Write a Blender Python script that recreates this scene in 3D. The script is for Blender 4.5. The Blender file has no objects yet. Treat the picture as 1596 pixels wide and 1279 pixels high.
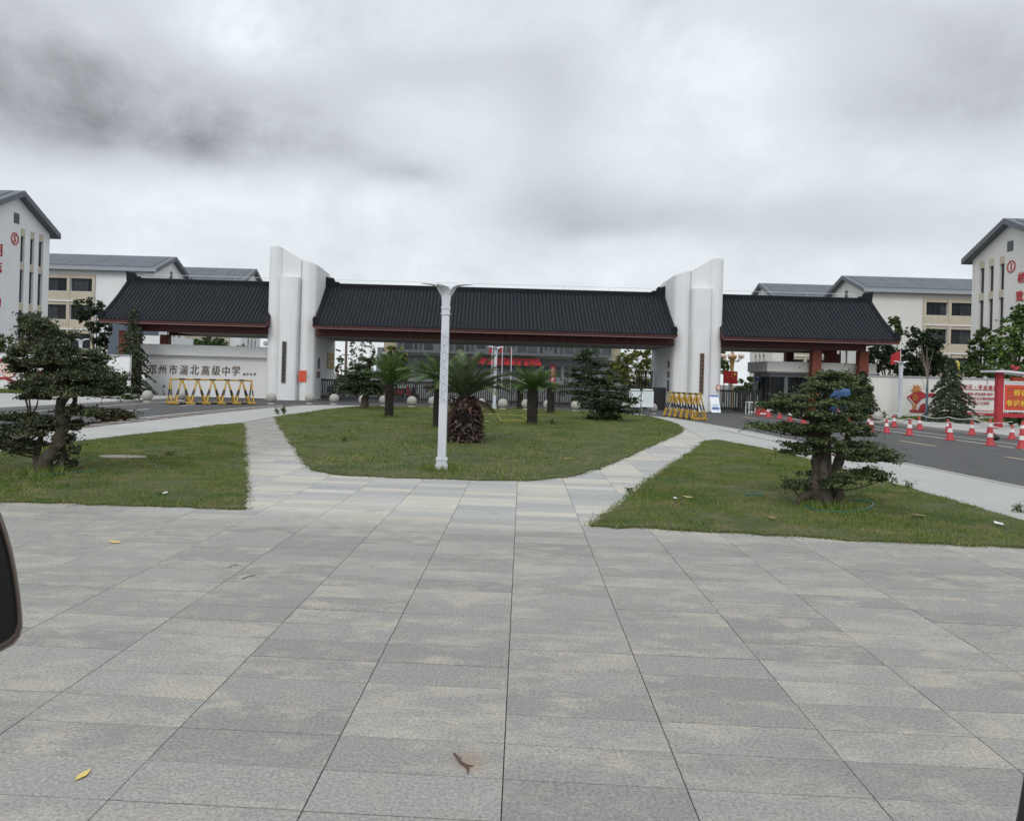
import bpy, math, random
import numpy as np
from mathutils import Vector, Matrix
R = math.radians
rng = np.random.default_rng(7); random.seed(7)
SC = bpy.context.scene
COL = SC.collection

# ---------------------------------------------------------------- camera
CH, F_PX, PX0, PY0, ROLL = 1.65, 1200.0, 757.0, 588.3, R(1.6)
IW, IH = 1596, 1279
cr, sr = math.cos(ROLL), math.sin(ROLL)
cd = bpy.data.cameras.new('camera'); cam = bpy.data.objects.new('camera', cd); COL.objects.link(cam)
cam.matrix_world = Matrix(((cr, -sr, 0, 0), (0, 0, -1, 0), (sr, cr, 0, CH), (0, 0, 0, 1)))
cd.sensor_width = 36; cd.lens = F_PX/IW*36
cd.shift_x = (IW/2-PX0)/IW; cd.shift_y = -(IH/2-PY0)/IW
cd.clip_start = 0.05; cd.clip_end = 4000
SC.camera = cam

# ---------------------------------------------------------------- sky, sun, exposure
SC.view_settings.view_transform = 'Standard'; SC.view_settings.look = 'None'
SC.view_settings.exposure = 0; SC.view_settings.gamma = 1; SC.view_settings.use_curve_mapping = False
SUN_EL, SUN_ROT = R(38), R(196)
w = bpy.data.worlds.new('World'); SC.world = w; w.use_nodes = True
nt = w.node_tree; N = nt.nodes; L = nt.links; N.clear()
def nd(t, **k):
    n = N.new(t)
    for a, b in k.items(): setattr(n, a, b)
    return n
def val(x):
    n = N.new('ShaderNodeValue'); n.outputs[0].default_value = x; return n.outputs[0]
def mth(op, a, b=None, c=None, clamp=False):
    n = N.new('ShaderNodeMath'); n.operation = op; n.use_clamp = clamp
    for i, v in enumerate((a, b, c)):
        if v is None: continue
        if isinstance(v, (int, float)): n.inputs[i].default_value = v
        else: L.new(v, n.inputs[i])
    return n.outputs[0]
sky = nd('ShaderNodeTexSky'); sky.sky_type = 'NISHITA'; sky.sun_disc = False
sky.sun_elevation = SUN_EL; sky.sun_rotation = SUN_ROT
bg1 = nd('ShaderNodeBackground'); bg1.inputs[1].default_value = 0.1; L.new(sky.outputs[0], bg1.inputs[0])
tc = nd('ShaderNodeTexCoord'); sep = nd('ShaderNodeSeparateXYZ'); L.new(tc.outputs['Generated'], sep.inputs[0])
vx, vy, vz = sep.outputs
den = mth('ADD', mth('MAXIMUM', vz, 0.0), 0.30)
cxn = nd('ShaderNodeCombineXYZ'); L.new(mth('DIVIDE', vx, den), cxn.inputs[0]); L.new(mth('DIVIDE', vy, den), cxn.inputs[1])
def noise(vec, scale, detail, rough=.55, dist=0.0, off=(0, 0, 0)):
    mp = nd('ShaderNodeMapping'); mp.inputs['Location'].default_value = off; L.new(vec, mp.inputs[0])
    n = nd('ShaderNodeTexNoise'); n.inputs['Scale'].default_value = scale; n.inputs['Detail'].default_value = detail
    n.inputs['Roughness'].default_value = rough; n.inputs['Distortion'].default_value = dist
    L.new(mp.outputs[0], n.inputs['Vector']); return n.outputs['Fac']
n1 = noise(cxn.outputs[0], 1.6, 6, .52, .5, (3.1, 1.7, 0))
gs = nd('ShaderNodeVectorMath', operation='MULTIPLY'); L.new(tc.outputs['Generated'], gs.inputs[0]); gs.inputs[1].default_value = (1, 1, 1.35)
n2 = noise(gs.outputs[0], 6.0, 9, .62, .25, (9.3, 4.1, 2))
wob = noise(gs.outputs[0], 5.0, 7, .5, .2, (1.3, 8.1, 5))
wob2 = noise(gs.outputs[0], 5.0, 7, .5, .2, (6.3, 2.1, 7))
# large cloud masses as wobbling patches round their own directions
dark = None
def pdir(px, py):
    v = Vector((cr, 0, sr))*(px-PX0)+Vector((-sr, 0, cr))*(PY0-py)+Vector((0, 1, 0))*F_PX
    return v.normalized()
for (px, py, rx, ry, a) in ((40, 60, 260, 100, .85), (170, 110, 150, 60, .3), (120, 190, 200, 60, .4), (400, 225, 210, 45, .75), (470, 160, 190, 60, .35), (350, 50, 120, 70, -.75), (590, 180, 80, 50, -.25), (1010, 60, 170, 70, -.15), (520, 320, 200, 30, -.15),
                            (640, 270, 60, 24, .45), (680, 110, 150, 40, .3), (870, 150, 90, 130, .36), (920, 300, 150, 45, .42), (900, 350, 120, 30, .2),
                            (1570, 110, 200, 90, .62), (1080, 345, 260, 35, .25), (1450, 190, 150, 40, .3), (1350, 360, 260, 40, .2), 
                            (720, 340, 220, 40, .12), (1240, 10, 200, 30, .2)):
    d = pdir(px, py)
    ex, ey = rx/F_PX, ry/F_PX
    rt = Vector((0, 1, 0)).cross(Vector((0, 0, 1))); rt = Vector((1, 0, 0)); up = d.cross(rt)*-1
    rt = (rt-d*rt.dot(d)).normalized(); up = rt.cross(d)
    dn = nd('ShaderNodeVectorMath', operation='DOT_PRODUCT'); L.new(tc.outputs['Generated'], dn.inputs[0]); dn.inputs[1].default_value = rt
    un = nd('ShaderNodeVectorMath', operation='DOT_PRODUCT'); L.new(tc.outputs['Generated'], un.inputs[0]); un.inputs[1].default_value = up
    fn = nd('ShaderNodeVectorMath', operation='DOT_PRODUCT'); L.new(tc.outputs['Generated'], fn.inputs[0]); fn.inputs[1].default_value = d
    a1 = mth('DIVIDE', mth('ADD', dn.outputs['Value'], mth('MULTIPLY', mth('SUBTRACT', wob, .5), .13)), ex)
    a2 = mth('DIVIDE', mth('ADD', un.outputs['Value'], mth('MULTIPLY', mth('SUBTRACT', wob2, .5), .10)), ey)
    r2 = mth('ADD', mth('MULTIPLY', a1, a1), mth('MULTIPLY', a2, a2))
    g = mth('MULTIPLY', mth('MULTIPLY', mth('EXPONENT', mth('MULTIPLY', r2, -1.05)), a), mth('GREATER_THAN', fn.outputs['Value'], 0))
    dark = g if dark is None else mth('ADD', dark, g)
base = mth('ADD', mth('MULTIPLY', mth('SUBTRACT', n1, .5), .4), mth('MULTIPLY', mth('SUBTRACT', n2, .5), 1.0))
dk = mth('ADD', mth('MULTIPLY', dark, mth('ADD', .39, mth('MULTIPLY', mth('SUBTRACT', n2, .5), 1.6))), mth('MULTIPLY', base, -.52))
lum = mth('SUBTRACT', .86, dk)
lum = mth('SUBTRACT', lum, mth('MULTIPLY', mth('SUBTRACT', .22, mth('MINIMUM', mth('MAXIMUM', vz, 0.0), .22)), .05))
lum = mth('ADD', lum, mth('MULTIPLY', mth('MAXIMUM', mth('SUBTRACT', vz, .5), 0.0), .8))
lum = mth('MAXIMUM', lum, .12)
cmb = nd('ShaderNodeCombineColor')
L.new(mth('MULTIPLY', lum, .935), cmb.inputs[0]); L.new(mth('MULTIPLY', lum, .99), cmb.inputs[1]); L.new(mth('MULTIPLY', lum, 1.03), cmb.inputs[2])
bg2 = nd('ShaderNodeBackground'); L.new(cmb.outputs[0], bg2.inputs[0])
mx = nd('ShaderNodeMixShader'); mx.inputs[0].default_value = .93
L.new(bg1.outputs[0], mx.inputs[1]); L.new(bg2.outputs[0], mx.inputs[2])
wo = nd('ShaderNodeOutputWorld'); L.new(mx.outputs[0], wo.inputs[0])
sl = bpy.data.lights.new('sun', 'SUN'); sl.energy = 1.15; sl.angle = R(28); sl.color = (1, .965, .92)
so = bpy.data.objects.new('sun', sl); COL.objects.link(so)
sd = Vector((math.sin(SUN_ROT)*math.cos(SUN_EL), math.cos(SUN_ROT)*math.cos(SUN_EL), math.sin(SUN_EL)))
so.rotation_euler = sd.to_track_quat('Z', 'Y').to_euler()

# ---------------------------------------------------------------- pixel <-> place
def ray(px, py): return Vector((cr, 0, sr))*(px-PX0)+Vector((-sr, 0, cr))*(PY0-py)+Vector((0, F_PX, 0))
def G(px, py, z=0.0):
    v = ray(px, py); t = (z-CH)/v.z; return Vector((v.x*t, v.y*t, z))
def P(px, py, Y):
    v = ray(px, py)*(Y/F_PX); return Vector((v.x, Y, v.z+CH))
def PXx(px, py, Y): return P(px, py, Y).x

# ---------------------------------------------------------------- mesh building
class MB:
    def __init__(s): s.v = []; s.f = []; s.m = []
    def add(s, vs, fs, mi=0):
        o = len(s.v); s.v += [tuple(a) for a in vs]; s.f += [tuple(i+o for i in f) for f in fs]; s.m += [mi]*len(fs); return s
    def box(s, x0, x1, y0, y1, z0, z1, mi=0):
        return s.add([(x0,y0,z0),(x1,y0,z0),(x1,y1,z0),(x0,y1,z0),(x0,y0,z1),(x1,y0,z1),(x1,y1,z1),(x0,y1,z1)],
                     [(0,3,2,1),(4,5,6,7),(0,1,5,4),(1,2,6,5),(2,3,7,6),(3,0,4,7)], mi)
    def bar(s, a, b, w_, h_, mi=0, up=(0,0,1)):
        a = Vector(a); b = Vector(b); d = (b-a).normalized(); u = Vector(up)
        if abs(d.dot(u)) > .98: u = Vector((0,1,0))
        x = d.cross(u).normalized(); u = x.cross(d).normalized()
        vs = [p+x*sx*w_/2+u*sy*h_/2 for p in (a, b) for sx, sy in ((-1,-1),(1,-1),(1,1),(-1,1))]
        return s.add(vs, [(0,1,2,3),(7,6,5,4),(0,4,5,1),(1,5,6,2),(2,6,7,3),(3,7,4,0)], mi)
    def tube(s, pts, rad, n=8, mi=0, caps=True):
        pts = [Vector(p) for p in pts]
        if not hasattr(rad, '__len__'): rad = [rad]*len(pts)
        vs = []; fs = []; ref = Vector((.31,.95,.07))
        for i, p in enumerate(pts):
            d = (pts[min(i+1, len(pts)-1)]-pts[max(i-1, 0)]).normalized()
            x = d.cross(ref).normalized(); y = d.cross(x).normalized()
            for k in range(n):
                a = 2*math.pi*k/n; vs.append(p+(x*math.cos(a)+y*math.sin(a))*rad[i])
        for i in range(len(pts)-1):
            for k in range(n): fs.append((i*n+k, i*n+(k+1)%n, (i+1)*n+(k+1)%n, (i+1)*n+k))
        if caps: fs.append(tuple(range(n))[::-1]); fs.append(tuple((len(pts)-1)*n+k for k in range(n)))
        return s.add(vs, fs, mi)
    def lathe(s, prof, c=(0,0,0), n=20, mi=0, sx=1, sy=1, ph=0):
        vs = []; fs = []
        for r_, z in prof:
            for k in range(n):
                a = 2*math.pi*k/n+ph; vs.append((c[0]+r_*math.cos(a)*sx, c[1]+r_*math.sin(a)*sy, c[2]+z))
        m_ = len(prof)
        for i in range(m_-1):
            for k in range(n): fs.append((i*n+k, i*n+(k+1)%n, (i+1)*n+(k+1)%n, (i+1)*n+k))
        fs.append(tuple(range(n))[::-1]); fs.append(tuple((m_-1)*n+k for k in range(n)))
        return s.add(vs, fs, mi)
    def sphere(s, c, r, n=16, m=10, mi=0, sz=1):
        return s.lathe([(r*math.sin(math.pi*i/m)+1e-4, -r*sz*math.cos(math.pi*i/m)) for i in range(m+1)], c, n, mi)
    def poly(s, pts, nrm, depth, mi=0):         # closed polygon pushed back by depth against nrm
        pts = [Vector(p) for p in pts]; nrm = Vector(nrm).normalized(); n = len(pts)
        a = Vector((0,0,0))
        for i in range(n): a += pts[i].cross(pts[(i+1) % n])
        if a.dot(nrm) < 0: pts = pts[::-1]
        vs = pts+[p-nrm*depth for p in pts]
        fs = [tuple(range(n)), tuple(range(2*n-1, n-1, -1))]+[((i+1) % n, i, n+i, n+(i+1) % n) for i in range(n)]
        return s.add(vs, fs, mi)
    def prism(s, pts, z0, z1, mi=0):            # plan polygon, z1 scalar or list of heights
        n = len(pts); zz = z1 if hasattr(z1, '__len__') else [z1]*n
        A = sum(pts[i][0]*pts[(i+1) % n][1]-pts[(i+1) % n][0]*pts[i][1] for i in range(n))
        if A < 0: pts = pts[::-1]; zz = list(zz)[::-1]
        vs = [(p[0], p[1], z0) for p in pts]+[(p[0], p[1], z) for p, z in zip(pts, zz)]
        fs = [tuple(range(n))[::-1], tuple(range(n, 2*n))]+[(i, (i+1) % n, n+(i+1) % n, n+i) for i in range(n)]
        return s.add(vs, fs, mi)
    def wall(s, O, U, Nn, u0, u1, z0, z1, holes, depth, mi=0, mr=None):
        O = Vector(O); U = Vector(U); Nn = Vector(Nn); mr = mi if mr is None else mr
        us = sorted({u0, u1, *[h[0] for h in holes], *[h[1] for h in holes]}); zs = sorted({z0, z1, *[h[2] for h in holes], *[h[3] for h in holes]})
        pt = lambda u, z, d=0: O+U*u+Vector((0,0,z))-Nn*d
        fl = U.cross(Vector((0,0,1))).dot(Nn) < 0
        for i in range(len(us)-1):
            for j in range(len(zs)-1):
                cu, cz = (us[i]+us[i+1])/2, (zs[j]+zs[j+1])/2
                if any(h[0] < cu < h[1] and h[2] < cz < h[3] for h in holes): continue
                q = [pt(us[i], zs[j]), pt(us[i+1], zs[j]), pt(us[i+1], zs[j+1]), pt(us[i], zs[j+1])]
                s.add(q[::-1] if fl else q, [(0,1,2,3)], mi)
        for h in holes:
            c = [(h[0], h[2]), (h[1], h[2]), (h[1], h[3]), (h[0], h[3])]
            for k in range(4):
                a, b = c[k], c[(k+1) % 4]
                s.add([pt(*a), pt(*b), pt(*b, depth), pt(*a, depth)], [(0,1,2,3)], mr)
        return s
    def build(s, name, mat, parent=None, at=None, smooth=False, kind=None, bevel=0):
        me = bpy.data.meshes.new(name)
        off = Vector(at) if (at is not None and parent is None) else Vector((0,0,0))
        me.from_pydata([(a[0]-off.x, a[1]-off.y, a[2]-off.z) for a in s.v], [], s.f)
        mats = mat if isinstance(mat, (list, tuple)) else [mat]
        for m_ in mats: me.materials.append(m_)
        if len(mats) > 1: me.polygons.foreach_set('material_index', s.m)
        if smooth: me.polygons.foreach_set('use_smooth', [True]*len(me.polygons))
        me.update()
        if smooth and hasattr(me, 'set_sharp_from_angle'): me.set_sharp_from_angle(angle=R(40))
        o = bpy.data.objects.new(name, me); COL.objects.link(o); o.location = off
        if bevel:
            b = o.modifiers.new('bevel', 'BEVEL'); b.width = bevel; b.segments = 2; b.limit_method = 'ANGLE'
        if parent is not None:
            o.parent = parent; o.matrix_parent_inverse = Matrix.Translation(-Vector(parent.get('_o', (0,0,0))))
        if kind: o['kind'] = kind
        return o
def npmesh(name, verts, nper, mat, parent=None, kind=None, at=None):
    """many loose faces of nper corners each from an (n*nper,3) array"""
    verts = np.asarray(verts, dtype=np.float32).reshape(-1, 3); nv = len(verts); nf = nv//nper
    if at is not None: verts = verts-np.array(at, dtype=np.float32)
    me = bpy.data.meshes.new(name); me.vertices.add(nv); me.loops.add(nv); me.polygons.add(nf)
    me.vertices.foreach_set('co', verts.ravel()); me.loops.foreach_set('vertex_index', np.arange(nv, dtype=np.int32))
    me.polygons.foreach_set('loop_start', np.arange(0, nv, nper, dtype=np.int32)); me.update(); me.validate()
    me.materials.append(mat)
    o = bpy.data.objects.new(name, me); COL.objects.link(o)
    if at is not None: o.location = at
    if parent is not None: o.parent = parent; o.matrix_parent_inverse = Matrix.Translation(-Vector(parent.get('_o', (0,0,0))))
    if kind: o['kind'] = kind
    return o
def thing(name, label, cat, loc, group=None):
    o = bpy.data.objects.new(name, None); COL.objects.link(o); o.location = loc; o.empty_display_size = .2
    o['_o'] = tuple(loc); o['label'] = label; o['category'] = cat
    if group: o['group'] = group
    return o
def tag(o, label, cat, group=None):
    o['label'] = label; o['category'] = cat
    if group: o['group'] = group
    return o
KIDS = {}
def dup(o, loc=None, rz=None, label=None, parent=None, sc=None):
    c = o.copy(); COL.objects.link(c)
    if parent is not None: inv = o.matrix_parent_inverse.copy(); c.parent = parent; c.matrix_parent_inverse = inv
    if loc is not None: c.location = loc
    if rz is not None: c.rotation_euler = (0, 0, rz)
    if sc is not None: c.scale = (sc, sc, sc) if not hasattr(sc, '__len__') else sc
    if label: c['label'] = label
    for ch in [k for k in o.children]: dup(ch, parent=c)
    return c
def text(s, h, c, mat, parent=None, name='lettering', right=(1,0,0), up=(0,0,1), ext=.01, bold=.02, sx=1.0, at_left=False, single=True):
    cu = bpy.data.curves.new(name, 'FONT'); cu.body = s; cu.size = 1; cu.extrude = ext/h; cu.offset = bold*.45; cu.resolution_u = 2
    o = bpy.data.objects.new(name, cu); COL.objects.link(o)
    dg = bpy.context.evaluated_depsgraph_get(); me = bpy.data.meshes.new_from_object(o.evaluated_get(dg))
    bpy.data.objects.remove(o); bpy.data.curves.remove(cu)
    n = len(me.vertices)
    if n == 0: return None
    co = np.empty(n*3); me.vertices.foreach_get('co', co); co = co.reshape(-1, 3)
    mn, mxx = co.min(0), co.max(0)
    k = h/max(mxx[1]-mn[1], 1e-6) if single else h
    co[:, 0] = (co[:, 0]-(mn[0] if at_left else (mn[0]+mxx[0])/2))*k*sx; co[:, 1] = (co[:, 1]-(mn[1]+mxx[1])/2)*k; co[:, 2] *= h
    r_ = np.array(right, float); u_ = np.array(up, float); n_ = np.cross(r_, u_)
    co = co[:, :1]*r_+co[:, 1:2]*u_+co[:, 2:]*n_+np.array(c)
    me.vertices.foreach_set('co', co.ravel()); me.materials.clear(); me.materials.append(mat); me.update()
    o = bpy.data.objects.new(name, me); COL.objects.link(o)
    if parent is not None: o.parent = parent; o.matrix_parent_inverse = Matrix.Translation(-Vector(parent.get('_o', (0,0,0))))
    return o

# ---------------------------------------------------------------- materials
M = {}
def mat(name, col, rough=.7, var=0.0, vscale=3.0, bump=0.0, bscale=40.0, metal=0.0, emis=None, island=0.0, stain=0.0, spec=.5, col2=None, trans=0):
    m = bpy.data.materials.new(name); m.use_nodes = True; t = m.node_tree; b = t.nodes['Principled BSDF']
    b.inputs['Roughness'].default_value = rough; b.inputs['Metallic'].default_value = metal
    b.inputs['Specular IOR Level'].default_value = spec
    b.inputs['Base Color'].default_value = (*col, 1)
    geo = t.nodes.new('ShaderNodeNewGeometry')
    src = None
    def mixc(fac, a, bcol, blend='MIX'):
        x = t.nodes.new('ShaderNodeMix'); x.data_type = 'RGBA'; x.blend_type = blend
        if isinstance(fac, (int, float)): x.inputs[0].default_value = fac
        else: t.links.new(fac, x.inputs[0])
        for i, q in ((6, a), (7, bcol)):
            if isinstance(q, tuple): x.inputs[i].default_value = (*q, 1)
            else: t.links.new(q, x.inputs[i])
        return x.outputs[2]
    def nz(scale, detail=5, vec=None, rough_=.6):
        n = t.nodes.new('ShaderNodeTexNoise'); n.inputs['Scale'].default_value = scale; n.inputs['Detail'].default_value = detail
        n.inputs['Roughness'].default_value = rough_
        t.links.new(vec if vec is not None else geo.outputs['Position'], n.inputs['Vector']); return n.outputs['Fac']
    def ramp(f, a, b_):
        mr = t.nodes.new('ShaderNodeMapRange'); mr.inputs[1].default_value = a; mr.inputs[2].default_value = b_; t.links.new(f, mr.inputs[0]); return mr.outputs[0]
    c = col
    if col2 is not None: c = mixc(ramp(nz(vscale, 4), .38, .62), col, col2)
    if island: c2 = tuple(x*(1-island) for x in col); c = mixc(ramp(geo.outputs['Random Per Island'], 0, 1), c, mixc(1.0, c, (1-island, 1-island*.9, 1-island*.7), 'MULTIPLY'))
    if var:
        c = mixc(ramp(nz(vscale), .3, .7), c, mixc(1.0, c, (1-var, 1-var, 1-var*1.1), 'MULTIPLY'))
    if stain:                                   # vertical run-off streaks, wider than tall noise stretched along z
        mp = t.nodes.new('ShaderNodeMapping'); mp.inputs['Scale'].default_value = (1, 1, .08); t.links.new(geo.outputs['Position'], mp.inputs[0])
        c = mixc(ramp(nz(7.0, 6, mp.outputs[0]), .5, .85), c, mixc(stain, c, (.45, .42, .38), 'MULTIPLY'))
    if not isinstance(c, tuple): t.links.new(c, b.inputs['Base Color'])
    if bump:
        bp = t.nodes.new('ShaderNodeBump'); bp.inputs['Strength'].default_value = bump; bp.inputs['Distance'].default_value = .01
        t.links.new(nz(bscale, 4), bp.inputs['Height']); t.links.new(bp.outputs[0], b.inputs['Normal'])
    if emis: b.inputs['Emission Color'].default_value = (*emis[0], 1); b.inputs['Emission Strength'].default_value = emis[1]
    if trans: b.inputs['Transmission Weight'].default_value = trans
    M[name] = m; return m
mat('white_render', (.80,.80,.82), .85, .08, .6, .25, 30, stain=.16)
mat('white_render_warm', (.73,.72,.69), .85, .10, .5, .2, 30, stain=.16)
mat('cream_render', (.54,.48,.38), .85, .10, .8, stain=.3)
mat('tower_white', (.78,.785,.80), .8, .09, .5, .2, 18, stain=.17)
mat('soffit', (.34,.33,.30), .85, .1, 1)
mat('roof_tile', (.028,.032,.042), .62, .30, 5, .6, 30, island=.5, spec=.25, col2=(.046,.050,.058))
mat('ridge_tile', (.016,.018,.025), .75, .3, 4, .5, 30, spec=.15)
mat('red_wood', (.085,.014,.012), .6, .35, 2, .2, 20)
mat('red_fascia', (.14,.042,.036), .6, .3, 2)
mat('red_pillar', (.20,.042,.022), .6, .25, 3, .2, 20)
mat('pink_line', (.24,.15,.14), .7, .2, 3)
mat('slate_roof', (.105,.125,.15), .55, .18, .5, island=.12)
mat('slate_edge', (.13,.145,.17), .6, .15, 1)
mat('pale_gutter', (.33,.36,.39), .6, .1, 1)
mat('glass_dark', (.022,.025,.03), .12, .3, .4)
mat('glass_mid', (.06,.07,.08), .15, .5, .5)
mat('window_frame', (.06,.065,.07), .5)
mat('grey_cladding', (.19,.20,.215), .7, .12, .4, stain=.2)
mat('grey_cladding_dark', (.11,.12,.135), .6, .15, .4)
mat('ledge_pale', (.42,.43,.38), .8, .1, 2)
mat('blue_grey_panel', (.10,.125,.16), .7, .1, 1)
mat('black_metal', (.018,.019,.022), .45, .2, 4)
mat('asphalt', (.085,.085,.088), .9, .25, .9, .5, 90, stain=0)
mat('white_paint', (.62,.61,.56), .75, .3, 6)
mat('yellow_paint', (.50,.40,.24), .75, .3, 6)
mat('kerb_stone', (.42,.41,.38), .85, .2, 3, .3, 50)
mat('brown_paver', (.13,.095,.075), .85, .3, 4)
mat('lamp_white', (.62,.65,.70), .4, .08, 3)
mat('lamp_print', (.38,.41,.47), .6)
mat('ball_stone', (.42,.41,.38), .8, .22, 14, .5, 120)
mat('yellow_bar', (.52,.31,.035), .45, .25, 5)
mat('black_bar', (.025,.025,.03), .45, .25, 5)
mat('cone_red', (.46,.04,.05), .5, .15, 8)
mat('cone_white', (.75,.72,.72), .5, .1, 8)
mat('rope_white', (.7,.68,.66), .7)
mat('flag_red', (.42,.02,.025), .7, .2, 2)
mat('flag_yellow', (.75,.5,.05), .7)
mat('mural_red', (.40,.028,.04), .7, .12, 3)
mat('mural_orange', (.50,.21,.06), .7, .15, 3)
mat('mural_pale', (.70,.56,.48), .7)
mat('poster_red', (.72,.075,.035), .6, .1, 5)
mat('poster_orange', (.50,.075,.03), .6, .2, 4)
mat('gold', (.45,.29,.10), .45, .2, 4, metal=.3)
mat('letter_bronze', (.20,.125,.07), .5, .5, 6)
mat('plaque_dark', (.075,.078,.07), .6, .2, 6)
mat('plaque_brown', (.16,.085,.07), .6, .2, 6)
mat('plaque_letter', (.025,.028,.026), .6)
mat('notice_white', (.80,.85,.88), .5, .08, 3)
mat('notice_blue', (.12,.17,.42), .6)
mat('notice_faint', (.42,.56,.62), .6)
mat('led_black', (.012,.012,.014), .5)
mat('led_red', (.5,.02,.02), .5, emis=((1,.03,.06), .22))
mat('building_red', (.45,.04,.05), .6)
mat('blue_plastic', (.045,.11,.26), .45, .2, 3)
mat('rubber', (.02,.02,.02), .8)
mat('chrome', (.45,.45,.46), .3, metal=.8)
mat('scooter_red', (.45,.03,.02), .4)
mat('bark', (.10,.083,.066), .95, .6, 16, 1.0, 60, stain=.7)
mat('bark_pale', (.10,.085,.065), .9, .4, 9, .8, 40)
mat('palm_trunk', (.045,.036,.026), .95, .5, 15, 1.0, 50, island=.4)
mat('palm_husk', (.27,.17,.13), .9, .5, 6, island=.8)
mat('branch_grey', (.17,.14,.11), .9)
mat('trunk_paint', (.08,.12,.18), .8)
mat('straw', (.28,.22,.10), .9, .4, 6)
mat('hose_green', (.02,.12,.09), .5)
mat('tape_yellow', (.5,.45,.08), .6)
mat('leaf_yellow', (.66,.50,.16), .7)
mat('twig_brown', (.10,.065,.045), .9)
mat('cover_stone', (.30,.27,.22), .85, .25, 5, .3, 40)
mat('mirror_rim', (.115,.088,.072), .35, .12, 9)
mat('mirror_dark', (.010,.010,.010), .35)
mat('beige_box', (.48,.42,.31), .8, .1, 1)
def foliage(name, col, isl=.55, col2=None, vs=1.5): mat(name, col, .65, .45, vs, island=isl, col2=col2, spec=.25)
foliage('leaf_bonsai_left', (.17,.185,.095), .6, (.10,.125,.055), 3)
foliage('leaf_bonsai_right', (.165,.205,.085), .6, (.10,.145,.052), 3)
foliage('leaf_bronze', (.15,.085,.045), .5)
foliage('leaf_pine', (.095,.13,.055), .6, (.056,.09,.04), 3)
foliage('leaf_cedar', (.14,.18,.095), .5, (.085,.12,.065), 3)
foliage('leaf_dark', (.042,.068,.026), .6)
foliage('leaf_mid', (.10,.16,.04), .6)
foliage('leaf_light', (.17,.26,.06), .6, (.08,.16,.035), .9)
foliage('leaf_yellowish', (.28,.29,.06), .6, (.16,.20,.05), .8)
foliage('leaf_orange', (.35,.13,.03), .5, (.10,.11,.03), 2)
foliage('leaf_sago', (.16,.26,.07), .4, (.11,.19,.055), 3)
foliage('leaf_palm', (.21,.26,.13), .45, (.13,.18,.085), 3)
foliage('leaf_brown', (.16,.10,.05), .5)
foliage('leaf_red_shrub', (.14,.045,.03), .5)

# ---------------------------------------------------------------- ground materials
def nodes(name, rough=.8):
    m = bpy.data.materials.new(name); m.use_nodes = True; t = m.node_tree; b = t.nodes['Principled BSDF']; b.inputs['Roughness'].default_value = rough
    M[name] = m
    class H: pass
    h = H(); h.t = t; h.b = b
    h.geo = t.nodes.new('ShaderNodeNewGeometry'); h.pos = h.geo.outputs['Position']
    def ln(a, s):
        if isinstance(a, (int, float)): s.default_value = a
        elif isinstance(a, tuple): s.default_value = (*a, 1) if len(a) == 3 else a
        else: t.links.new(a, s)
    h.ln = ln
    def mth_(op, a, b_=None, clamp=False):
        n = t.nodes.new('ShaderNodeMath'); n.operation = op; n.use_clamp = clamp; ln(a, n.inputs[0])
        if b_ is not None: ln(b_, n.inputs[1])
        return n.outputs[0]
    h.m = mth_
    def noise_(scale, detail=4, vec=None, rough_=.6, stretch=None, rot=0, off=(0,0,0)):
        n = t.nodes.new('ShaderNodeTexNoise'); n.inputs['Scale'].default_value = scale; n.inputs['Detail'].default_value = detail; n.inputs['Roughness'].default_value = rough_
        v = vec if vec is not None else h.pos
        mp = t.nodes.new('ShaderNodeMapping'); mp.inputs['Scale'].default_value = stretch or (1,1,1); mp.inputs['Rotation'].default_value = (0,0,rot); mp.inputs['Location'].default_value = off
        t.links.new(v, mp.inputs[0]); t.links.new(mp.outputs[0], n.inputs['Vector']); return n.outputs['Fac']
    h.noise = noise_
    def mr(f, a, b_, c=0, d=1):
        x = t.nodes.new('ShaderNodeMapRange'); 
        for i, q in enumerate((a, b_, c, d)): x.inputs[i+1].default_value = q
        t.links.new(f, x.inputs[0]); return x.outputs[0]
    h.mr = mr
    def mix(f, a, b_, blend='MIX'):
        x = t.nodes.new('ShaderNodeMix'); x.data_type = 'RGBA'; x.blend_type = blend; ln(f, x.inputs[0]); ln(a, x.inputs[6]); ln(b_, x.inputs[7]); return x.outputs[2]
    h.mix = mix
    return h
# paving frame: columns of slabs run almost straight away from the viewer
a_, b_ = G(784, 1279), G(804, 822)
CDIR = Vector((b_.x-a_.x, b_.y-a_.y, 0)).normalized(); RDIR = Vector((CDIR.y, -CDIR.x, 0))
ORG = G(784, 1213); SW, SD = .75, .3065
h = nodes('granite', .75)
# slab identity from its place in the paving grid, so every slab has its own tone
vm = h.t.nodes.new('ShaderNodeVectorMath'); vm.operation = 'SUBTRACT'; h.t.links.new(h.pos, vm.inputs[0]); vm.inputs[1].default_value = ORG
du = h.t.nodes.new('ShaderNodeVectorMath'); du.operation = 'DOT_PRODUCT'; h.t.links.new(vm.outputs[0], du.inputs[0]); du.inputs[1].default_value = RDIR
dv = h.t.nodes.new('ShaderNodeVectorMath'); dv.operation = 'DOT_PRODUCT'; h.t.links.new(vm.outputs[0], dv.inputs[0]); dv.inputs[1].default_value = CDIR
iu = h.m('FLOOR', h.m('DIVIDE', du.outputs['Value'], SW)); iv = h.m('FLOOR', h.m('DIVIDE', dv.outputs['Value'], SD))
cc = h.t.nodes.new('ShaderNodeCombineXYZ'); h.ln(iu, cc.inputs[0]); h.ln(iv, cc.inputs[1])
wn = h.t.nodes.new('ShaderNodeTexWhiteNoise'); wn.noise_dimensions = '3D'; h.t.links.new(cc.outputs[0], wn.inputs[0])
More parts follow.
